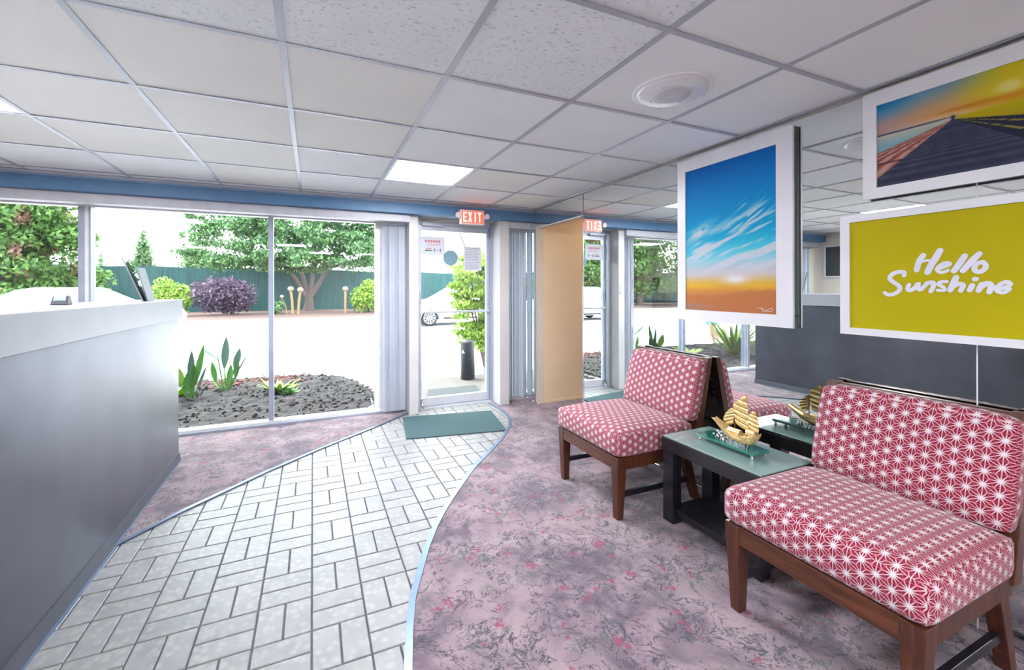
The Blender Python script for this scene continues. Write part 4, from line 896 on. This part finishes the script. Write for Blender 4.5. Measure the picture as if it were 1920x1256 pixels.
def shrub(name, lab, x, y, rx, ry, h, n, size, mat, cat='shrub', group=None, lumps=9, taper=False, z0=GZ+.05, **kw):
    t = empty(name, (x, y, z0), lab, cat, group)
    es_ = []
    for k in range(lumps):
        f = (k+.5)/lumps; zz = z0+h*(.12+.8*f) if taper else z0+h*random.uniform(.3, .72)
        w_ = (1-f)**.8 if taper else 1
        ox, oy = (0, 0) if taper else (random.uniform(-.5, .5)*rx, random.uniform(-.5, .5)*ry)
        es_.append((x+ox, y+oy, zz, rx*(w_*.95+.05 if taper else .55), ry*(w_*.95+.05 if taper else .55), h*(.14 if taper else .33)))
    leaves('foliage', es_, n, size, mat, t, **kw)
    G().tube([(x, y, z0), (x+.02, y, z0+h*.6)], [max(.02, rx*.08), .01], 6).obj('stem', 'bark', t); return t
# maple
mp = empty('maple_tree', (-.3, 28.6, 0), 'spreading maple with a forked pale trunk before the fence', 'tree')
bx, by = -.25, 28.6
tr = G().tube([(bx, by, 0), (bx+.05, by, .5), (bx, by, 1.0)], [.34, .25, .22], 10).obj('trunk', 'bark', mp)
limbs = [[(bx-.1, by, .8), (bx-.7, by, 1.9), (bx-1.5, by, 2.9), (bx-2.6, by, 3.9)], [(bx, by, .8), (bx-.3, by+.2, 2.0), (bx-.7, by, 3.4), (bx-.9, by, 5.2)], [(bx+.1, by, .8), (bx+.7, by, 1.8), (bx+1.2, by, 2.9), (bx+2.2, by, 4.2)], [(bx+.05, by, .8), (bx+.25, by-.2, 2.2), (bx+.3, by, 3.6), (bx+.8, by, 5.5)], [(bx-1.2, by, 2.6), (bx-2.4, by, 3.1), (bx-4.0, by, 3.7)], [(bx+1.1, by, 2.8), (bx+2.6, by, 3.1), (bx+4.1, by, 3.6)]]
for l in limbs: G().tube(l, [.15, .12, .09, .04][:len(l)] if len(l) == 4 else [.1, .07, .03], 8).obj('branch', 'bark', mp)
ells = []
for k in range(230):
    a = random.uniform(0, 2*PI); r_ = random.uniform(.05, 1)**.6; X_ = bx+math.cos(a)*r_*6.4; Y_ = by-1.6+math.sin(a)*r_*2.1; low = 3.0+.35*abs(X_-bx)**.5*.0
    Z_ = random.uniform(2.7, 7.6)-.05*abs(X_-bx); ells.append((X_, Y_, Z_, random.uniform(.5, 1.0), random.uniform(.5, .9), random.uniform(.24, .46)))
for k in range(26): ells.append((bx+random.uniform(-3.6, 3.4), by-.6, random.uniform(2.5, 3.3), .8, .6, .3))
leaves('foliage', ells, 42000, .12, 'leaf_maple', mp, droop=.6, shell=.15)
# cypresses beyond the fence
for x, y, w_, h_, lab in ((-9.65, 33, .95, 5.3, 'pointed pale evergreen behind the fence, left of the two'), (-6.85, 33, 1.75, 5.0, 'broader rounded evergreen behind the fence, nearer the maple'), (-11.7, 33, .45, 4.0, 'thin wispy young tree behind the fence at far left')):
    t = shrub('evergreen_tree', lab, x, y, w_*1.15, w_*1.15, h_, 12000 if h_ > 4.5 else 1200, .12, 'leaf_cypress', 'tree', 'evergreens behind the fence', 8, True, shell=.1)
# dense trees on the left and beyond
k = 0
dl = ['huge dense green tree rising behind the white car at left', 'dense green tree seen high in the mirrored glass door', 'dense green tree seen in the mirrored window beside the tall picture', 'dense green tree at the far end of the fence, mirrored']
for x, y, rx, h_, n_ in ((-12.2, 25.3, 3.1, 7.8, 60000), (-19.0, 26.4, 2.6, 8.5, 13000), (-25, 26.2, 2.5, 8, 12000), (-31.0, 26.2, 2.6, 8.5, 9000)):
    t = empty('broad_tree', (x, y, 0), dl[k], 'tree', 'dense trees along the fence'); k += 1
    es_ = []
    for q in range(150):
        f = random.random(); rr_ = rx*(1-.45*f); a = random.uniform(0, 2*PI); r2 = random.uniform(.2, 1)*rr_
        es_.append((x+math.cos(a)*r2, y+math.sin(a)*r2*.7, .9+(h_-1.4)*f, random.uniform(.6, 1.1), random.uniform(.6, 1), random.uniform(.4, .8)))
    leaves('foliage', es_, n_, .13 if n_ > 30000 else .18, 'leaf_dense', t, shell=.4)
    G().tube([(x, y, 0), (x, y, h_*.7)], [.3, .1], 8).obj('trunk', 'bark', t)
# strip shrubs
shrub('round_shrub', 'lime green round shrub between the counter and the purple shrub', -6.35, 25.6, .95, .8, 2.0, 3800, .085, 'leaf_lime')
shrub('purple_shrub', 'sprawling purple-leaved shrub before the fence', -4.2, 25.9, 1.75, 1.1, 2.0, 5200, .10, 'leaf_purple', lumps=16)
shrub('lime_shrub', 'lime green shrub beside the right edge of the long window', 2.9, 25.3, 1.05, .9, 1.9, 3600, .10, 'leaf_lime', lumps=9)
shrub('hosta_clump', 'small pale green clump at the foot of the maple, left side', -1.85, 25.6, .42, .35, .75, 700, .09, 'leaf_cypress', lumps=5)
shrub('lime_shrub', 'lime shrub beside the fence seen in the mirrored window', -22.1, 24.6, .9, .7, 1.9, 2500, .10, 'leaf_lime')
for i, (x, hh, lean_, lab) in enumerate(((-.98, 1.25, -.10, 'tall left seed head of the cream pair near the maple'), (-.72, 1.2, .10, 'tall right seed head of the cream pair near the maple'), (-1.25, .85, -.25, 'short thin seed head left of the cream pair'), (1.65, 1.25, 0, 'lone cream seed head left of the lime shrub'))):
    t = empty('seed_head', (x, 25, 0), lab, 'garden ornament', 'seed heads on cream stalks')
    G().tube([(x, 25, -.02), (x+lean_*.4, 25, hh*.6), (x+lean_, 25, hh)], [.07 if i != 2 else .025]*3, 8).obj('stalk', 'stalk', t)
    G().ball((x+lean_, 25, hh+.08), .16 if i != 2 else .1, (1, 1, .9), 12, 8).obj('head', 'ball', t)
# fence
fe = empty('fence', (0, 30, 0), 'long teal windscreen fence behind the parking lot', 'fence')
px = [-36+k*3.05 for k in range(22)]
for a, b_ in zip(px, px[1:]):
    n_ = 10; vs = []
    for q in range(n_+1):
        x = a+(b_-a)*q/n_; z = 2.55+.03*math.sin(x*1.3)-.008*x; y = 30+.035*math.sin(q*PI/n_*2)
        vs += [(x, y, -.02), (x, y, z), (x, y+.03, -.02), (x, y+.03, z)]
    fs = []
    for q in range(n_): fs += [(4*q, 4*q+4, 4*q+5, 4*q+1), (4*q+2, 4*q+3, 4*q+7, 4*q+6), (4*q+1, 4*q+5, 4*q+7, 4*q+3)]
    G().poly(vs, fs, False).obj('screen_panel', 'fence', fe)
for a in px: G().tube([(a, 30.1, -.1), (a, 30.1, 2.7-.008*a)], .04, 8).obj('post', 'trash', fe)
# plants in the window bed
def blade(parent, base, tip, width, mat, side, name='leaf'):
    base, tip = Vector(base), Vector(tip); d = tip-base; n_ = 7; vs = []; sd = Vector(side).normalized(); up = sd.cross(d).normalized()
    for i in range(n_+1):
        f = i/n_; w_ = width*math.sin(PI*min(1, f*.93+.05))**.8*(1-.15*f); c = base+d*f+up*(-.12*d.length*(f-f*f))
        vs += [c-sd*w_/2+up*w_*.12, c, c+sd*w_/2+up*w_*.12]
    fs = []
    for i in range(n_): fs += [(3*i, 3*i+1, 3*i+4, 3*i+3), (3*i+1, 3*i+2, 3*i+5, 3*i+4)]
    v2 = [(q.x, q.y+.0015, q.z) for q in vs]; m_ = len(vs); fs2 = [tuple(k+m_ for k in f[::-1]) for f in fs]
    return G().poly([tuple(q) for q in vs]+v2, fs+fs2, True).obj(name, mat, parent)
def canna(x, y, lab, specs, dark=False):
    t = empty('canna_plant', (x, y, GZ+.06), lab, 'plant', 'canna plants in the window bed')
    z0 = GZ+.06
    for i, (bx_, bz, tx, tz, w_, m_) in enumerate(specs):
        G().tube([(x+bx_*.25, y, z0), (x+bx_*.7, y, z0+bz*.6), (x+bx_, y, z0+bz)], [.011, .009, .006], 6).obj('stem', 'leaf_canna', t)
        blade(t, (x+bx_, y, z0+bz*.9), (x+tx, y+random.uniform(-.05, .05), z0+tz), w_, m_, (1, .25*((-1)**i), 0) if abs(tx-bx_) < .1 else (.25, 1, .2 if tx < bx_ else -.2))
    return t
A_, D_ = 'leaf_canna', 'leaf_canna_dark'
canna(-1.42, 6.45, 'bright canna with broad upright leaves beside the counter end', [(-.10, .22, -.17, .47, .15, 'leaf_lime'), (.0, .24, .03, .62, .09, D_), (.05, .20, .14, .68, .08, A_), (.07, .12, .18, .42, .09, D_), (-.04, .1, -.02, .36, .10, A_), (.08, .03, .22, .20, .06, D_), (.02, .15, .05, .45, .10, A_)])
canna(-1.08, 6.75, 'slender canna with drooping blue-green leaves left of the mullion', [(-.10, .5, -.30, .63, .07, D_), (-.02, .36, .0, .74, .11, D_), (-.12, .16, -.16, .42, .075, A_), (.10, .34, .16, .58, .10, D_), (.12, .26, .26, .50, .06, D_), (.03, .1, .05, .36, .09, A_), (.11, .2, .13, .43, .08, A_), (-.05, .03, -.18, .2, .05, A_)])
def rosette(x, y, lab, n_, L_, mat, name='hosta_plant', up=.5, wd=.42):
    t = empty(name, (x, y, GZ+.07), lab, 'plant')
    for k in range(n_):
        a = 2*PI*k/n_+random.uniform(-.2, .2); l = L_*random.uniform(.7, 1.1); u = up*random.uniform(.5, 1.2)
        blade(t, (x, y, GZ+.08), (x+math.cos(a)*l, y+math.sin(a)*l, GZ+.08+l*u), l*wd, mat, (-math.sin(a), math.cos(a), 0))
    return t
rosette(-.42, 6.3, 'lime hosta with arching leaves behind the middle mullion', 44, .25, 'leaf_lime', up=.6, wd=.28)
rosette(-.28, 6.15, 'small green plant at the right of the lime hosta', 18, .15, 'leaf_canna', 'bedding_plant', .6, .3)
rosette(-1.58, 6.6, 'low lime plant half hidden by the counter end', 14, .2, 'leaf_lime', 'bedding_plant', .7)
rosette(-2.25, 6.4, 'lime low plant seen in the mirror under the tall picture', 18, .3, 'leaf_lime', 'bedding_plant', .5)
rosette(-2.95, 5.9, 'large spiky green plant seen in the mirrored window corner', 60, .62, 'leaf_lime', 'spiky_plant', 1.2, .09)
# door shrub
ds = empty('loose_shrub', (2.75, 7.0, GZ), 'leafy lime-green shrub outside, right of the glass door', 'shrub')
es_ = []
for k in range(100):
    zz = random.uniform(.35, 1.95); es_.append((2.75+random.uniform(-.48, .5)*(1-.2*abs(zz-1.1)), 7.0+random.uniform(-.4, .4), zz, .19, .19, .07))
leaves('foliage', es_, 12000, .042, 'leaf_lime', ds, shell=.1)
for k in range(6): G().tube([(2.8, 7.0, GZ), (2.7+.08*k-.2, 7.0+.05*k-.1, 1.0), (2.6+.1*k-.2, 7.0, 1.9)], [.02, .012, .005], 6).obj('branch', 'bark', ds)
tag(G().box(2.62, 3.6, 6.42, 6.62, GZ, .05).obj('planter_kerb', 'stone', bev=.01), 'low stone planter edge behind the waste bin', 'kerb')
cb = tag(G().tube([(1.90, 6.0, 2.6), (1.98, 6.0, 2.2), (2.25, 6.0, 1.6), (2.44, 6.0, 1.2), (2.45, 6.0, .0), (2.45, 6.0, -.034)], .008, 6).obj('hanging_cable', 'trash'), 'thin dark cable hanging outside the door at right', 'cable')
# bin
bn = empty('waste_bin', (2.178, 6.17, -.035), 'slate grey cylindrical waste bin outside the glass door', 'bin')
G().lathe((2.178, 6.17, -.035), [(.102, 0), (.108, .01), (.108, .56), (.1, .585), (.06, .597), (.01, .60)], 32).obj('body', 'trash', bn)
G().lathe((2.178, 6.17, .50), [(.1095, 0), (.1095, .015)], 32).obj('rim_band', 'black', bn)
g = G()
for k in range(6):
    a = PI*1.12+k*.07; a2 = a+.07; r_ = .1087; z0_, z1_ = .37, .40+.02*math.sin(k)
    g.poly([(2.178+r_*math.cos(a), 6.17+r_*math.sin(a), z0_), (2.178+r_*math.cos(a2), 6.17+r_*math.sin(a2), z0_), (2.178+r_*math.cos(a2), 6.17+r_*math.sin(a2), z1_), (2.178+r_*math.cos(a), 6.17+r_*math.sin(a), z1_)], [(0, 1, 2, 3)])
g.obj('label_patch', 'white', bn)
# ------------------------------------------------------------------ cars
def car(x0, y, face, lab, paint='car_paint'):
    """sedan along X, side towards the building at y; face=+1: nose to +X"""
    L_, W_ = 4.75, 1.78
    t = empty('parked_car', (x0+L_/2, y+W_/2, GZ), lab, 'car', 'white cars parked across the lot')
    def X_(u): return x0+u if face < 0 else x0+L_-u      # u measured from the nose
    prof = [(0.05, .42), (.0, .62), (.12, .80), (.5, .92), (1.2, 1.02), (1.3, 1.04), (3.95, 1.10), (4.4, 1.12), (4.68, 1.02), (4.75, .75), (4.68, .38), (4.3, .24), (.45, .22)]
    def arch(u, r_=.37, n_=8): return [(u+r_*math.cos(PI*k/n_), .24+r_*1.05*math.sin(PI*k/n_)) for k in range(n_+1)]
    low = [(4.3, .24)]+arch(3.72)+arch(.95)+[(.45, .22)]
    ol = prof[:11]+low
    bm_ = bmesh.new(); secs_ = [(0.0, .90), (.10, .97), (.25, 1.0), (W_-.25, 1.0), (W_-.10, .97), (W_, .90)]; rings = []
    for (dy, s_) in secs_:
        rings.append([bm_.verts.new((X_(L_/2+(u-L_/2)*(s_*.06+.94)), y+dy, GZ+(z if z < .5 else .5+(z-.5)*(s_*.25+.75)))) for u, z in ol])
    n_ = len(ol)
    for a_, b2 in zip(rings, rings[1:]):
        for k_ in range(n_): bm_.faces.new((a_[k_], a_[(k_+1) % n_], b2[(k_+1) % n_], b2[k_]))
    for rg in (rings[0], rings[-1]):
        f = bm_.faces.new(rg); bmesh.ops.triangulate(bm_, faces=[f])
    bmesh.ops.recalc_face_normals(bm_, faces=bm_.faces); me = bpy.data.meshes.new('body'); bm_.to_mesh(me); bm_.free(); body = link('body', me, paint, t, .02)
    # greenhouse
    def gh(name, mat, pr, ins0, ins1, z0, z1):
        g = G(); b_ = []; tp = []
        (ua, ub), (uc, ud) = pr
        g.hexa([(X_(ua), y+ins0, GZ+z0), (X_(ub), y+ins0, GZ+z0), (X_(ub), y+W_-ins0, GZ+z0), (X_(ua), y+W_-ins0, GZ+z0)], [(X_(uc), y+ins1, GZ+z1), (X_(ud), y+ins1, GZ+z1), (X_(ud), y+W_-ins1, GZ+z1), (X_(uc), y+W_-ins1, GZ+z1)]); return g.obj(name, mat, t, .02, fix=True)
    gh('windows', 'car_glass', ((1.28, 4.15), (1.98, 3.45)), .10, .26, 1.0, 1.43)
    gh('roof', paint, ((1.93, 3.50), (2.15, 3.25)), .24, .34, 1.43, 1.50)
    for (ua, ub, w_) in ((1.25, 2.0, .05), (2.62, 2.68, .06), (3.42, 4.12, .12)):
        for yy, yt in ((y+.095, y+.25), (y+W_-.125, y+W_-.28)):
            G().hexa([(X_(ua), yy, GZ+1.02), (X_(ua+w_), yy, GZ+1.02), (X_(ua+w_), yy+.03, GZ+1.02), (X_(ua), yy+.03, GZ+1.02)] if ua < 3 else [(X_(ub), yy, GZ+1.02), (X_(ub+w_), yy, GZ+1.02), (X_(ub+w_), yy+.03, GZ+1.02), (X_(ub), yy+.03, GZ+1.02)],
                     [(X_(ub), yt, GZ+1.44), (X_(ub+w_), yt, GZ+1.44), (X_(ub+w_), yt+.03, GZ+1.44), (X_(ub), yt+.03, GZ+1.44)] if ua < 3 else [(X_(ua), yt, GZ+1.44), (X_(ua+w_), yt, GZ+1.44), (X_(ua+w_), yt+.03, GZ+1.44), (X_(ua), yt+.03, GZ+1.44)]).obj('window_pillar', paint, t, fix=True)
    for u in (.95, 3.72):
        for yy in (y+.02, y+W_-.24):
            wh = G().lathe((X_(u), yy, GZ+.325), [(.30, 0), (.325, .03), (.325, .19), (.30, .22)], 28, 'y').obj('wheel', 'tyre', t)
            yf = yy-.002 if yy < y+.5 else yy+.212
            g = G().lathe((X_(u), yf, GZ+.325), [(.06, 0), (.06, .01)], 16, 'y')
            for k_ in range(10):
                a = k_*PI/5; c, s_ = math.cos(a), math.sin(a); q = [(.04, -.018), (.215, -.028), (.215, .028), (.04, .018)]
                g.prism([(X_(u)+p_*c-r_*s_, GZ+.325+p_*s_+r_*c) for p_, r_ in q], yf, yf+.01, 'y')
            vs_ = []; n2 = 28
            for rr_ in (.205, .235):
                for h_ in (yf, yf+.01): vs_ += [(X_(u)+rr_*math.cos(2*PI*k_/n2), h_, GZ+.325+rr_*math.sin(2*PI*k_/n2)) for k_ in range(n2)]
            g.poly(vs_, [(k_, (k_+1) % n2, 2*n2+(k_+1) % n2, 2*n2+k_) for k_ in range(n2)]+[(n2+k_, 3*n2+k_, 3*n2+(k_+1) % n2, n2+(k_+1) % n2) for k_ in range(n2)])
            g.obj('rim', 'rim', wh, fix=True)
    for u0, u1, m_ in ((.02, .35, 'rim'), (4.45, 4.74, 'tail_light')):
        B(X_(u0), X_(u1), y-.004, y+.1, GZ+.68, GZ+.82).obj('headlight' if m_ == 'rim' else 'tail_light', m_, t, .01)
    for yy in (y-.12, y+W_): B(X_(1.55), X_(1.72), yy, yy+.12, GZ+1.0, GZ+1.12).obj('side_mirror', paint, t, .02)
    B(X_(1.5), X_(3.9), y-.004, y+.02, GZ+.27, GZ+.33).obj('side_skirt', 'tyre', t)
    return t
car(-8.62, 15.6, 1, 'white car behind the left end of the counter')
car(3.12, 15.85, -1, 'white car whose front wheel shows through the glass door')
# ------------------------------------------------------------------ person outside (seen from the knees up to the shorts, in the mirror)
pe = empty('person', (-4.38, 7.62, GZ), 'person in light blue shorts walking outside, reflected in the mirror', 'person')
def skin_fig(name, joints, edges, mat, sub=2):
    me = bpy.data.meshes.new(name); me.from_pydata([j[0] for j in joints], edges, []); o = link(name, me, mat, pe)
    s_ = o.modifiers.new('skin', 'SKIN'); s_.use_smooth_shade = True
    for i, j in enumerate(joints):
        me.skin_vertices[0].data[i].radius = (j[1], j[1] if len(j) < 3 else j[2]); me.skin_vertices[0].data[i].use_root = (i == 0)
    sb = o.modifiers.new('sub', 'SUBSURF'); sb.levels = sub; sb.render_levels = sub; return o
qx, qy, qz = -4.38, 7.62, GZ
def J(x, y, z, r_, r2=None): return ((qx+x, qy+y, qz+z), r_, r2 or r_)
joints = [J(0, 0, .93, .13, .10), J(0, 0, 1.12, .12, .09), J(0, 0, 1.34, .14, .095), J(.01, 0, 1.47, .06), J(.02, 0, 1.54, .05), J(.03, 0, 1.66, .085), J(.03, 0, 1.74, .07),
          J(.0, -.09, .86, .085), J(.12, -.09, .50, .055), J(.02, -.09, .09, .035), J(.16, -.09, .03, .035),
          J(.0, .09, .86, .085), J(-.08, .09, .49, .055), J(-.34, .09, .16, .035), J(-.26, .09, .03, .035),
          J(0, -.19, 1.40, .05), J(-.06, -.23, 1.13, .038), J(.06, -.22, .90, .026), J(0, .19, 1.40, .05), J(.06, .23, 1.13, .038), J(.2, .22, .92, .026)]
edges = [(0, 1), (1, 2), (2, 3), (3, 4), (4, 5), (5, 6), (0, 7), (7, 8), (8, 9), (9, 10), (0, 11), (11, 12), (12, 13), (13, 14), (2, 15), (15, 16), (16, 17), (2, 18), (18, 19), (19, 20)]
skin_fig('body', joints, edges, 'skin')
skin_fig('shorts', [J(0, 0, .98, .145, .115), J(0, 0, .88, .15, .12), J(.03, -.095, .72, .105), J(.085, -.09, .49, .095), J(-.02, .095, .72, .105), J(-.07, .09, .49, .095)], [(0, 1), (1, 2), (2, 3), (1, 4), (4, 5)], 'shorts')
skin_fig('shirt', [J(0, 0, 1.0, .145, .115), J(0, 0, 1.2, .14, .11), J(0, 0, 1.38, .15, .11), J(0, -.19, 1.40, .07), J(-.04, -.23, 1.2, .06), J(0, .19, 1.40, .07), J(.04, .23, 1.2, .06)], [(0, 1), (1, 2), (2, 3), (3, 4), (2, 5), (5, 6)], 'shirt')
G().ball((qx+.01, qy, qz+1.70), .105, (1, .92, 1.0), 16, 10).obj('hair', 'hair', pe)
g = G()
for s_, (x, y, z) in ((-1, (.06, -.22, .9)), (1, (.2, .22, .92))):
    for k in range(4): g.tube([(qx+x+.02*k-.03, qy+y, qz+z-.03), (qx+x+.02*k-.025, qy+y+.004, qz+z-.08), (qx+x+.02*k-.02, qy+y-.006*s_, qz+z-.115+.006*abs(k-1))], [.009, .008, .006], 6)
    g.tube([(qx+x+.02, qy+y, qz+z-.01), (qx+x+.055, qy+y, qz+z-.05), (qx+x+.055, qy+y, qz+z-.075)], [.009, .008, .006], 6); g.ball((qx+x, qy+y, qz+z-.025), .035, (1.1, .5, 1.2), 10, 6)
g.obj('hands', 'skin', pe)
G().ball((qx+.08, qy-.09, qz+.045), .09, (1.5, .55, .5), 12, 8).obj('shoe', 'shoe', pe); G().ball((qx-.30, qy+.09, qz+.075), .09, (1.4, .55, .6), 12, 8).obj('shoe', 'shoe', pe)
g = G(); g.ball((qx+.118, qy, qz+1.655), .014, (1.2, .8, 1.2), 8, 6); g.obj('nose', 'skin', pe)
g = G(); g.ball((qx+.10, qy-.035, qz+1.68), .011, (1, 1, .7), 8, 6); g.ball((qx+.10, qy+.035, qz+1.68), .011, (1, 1, .7), 8, 6); g.obj('eyes', 'hair', pe)
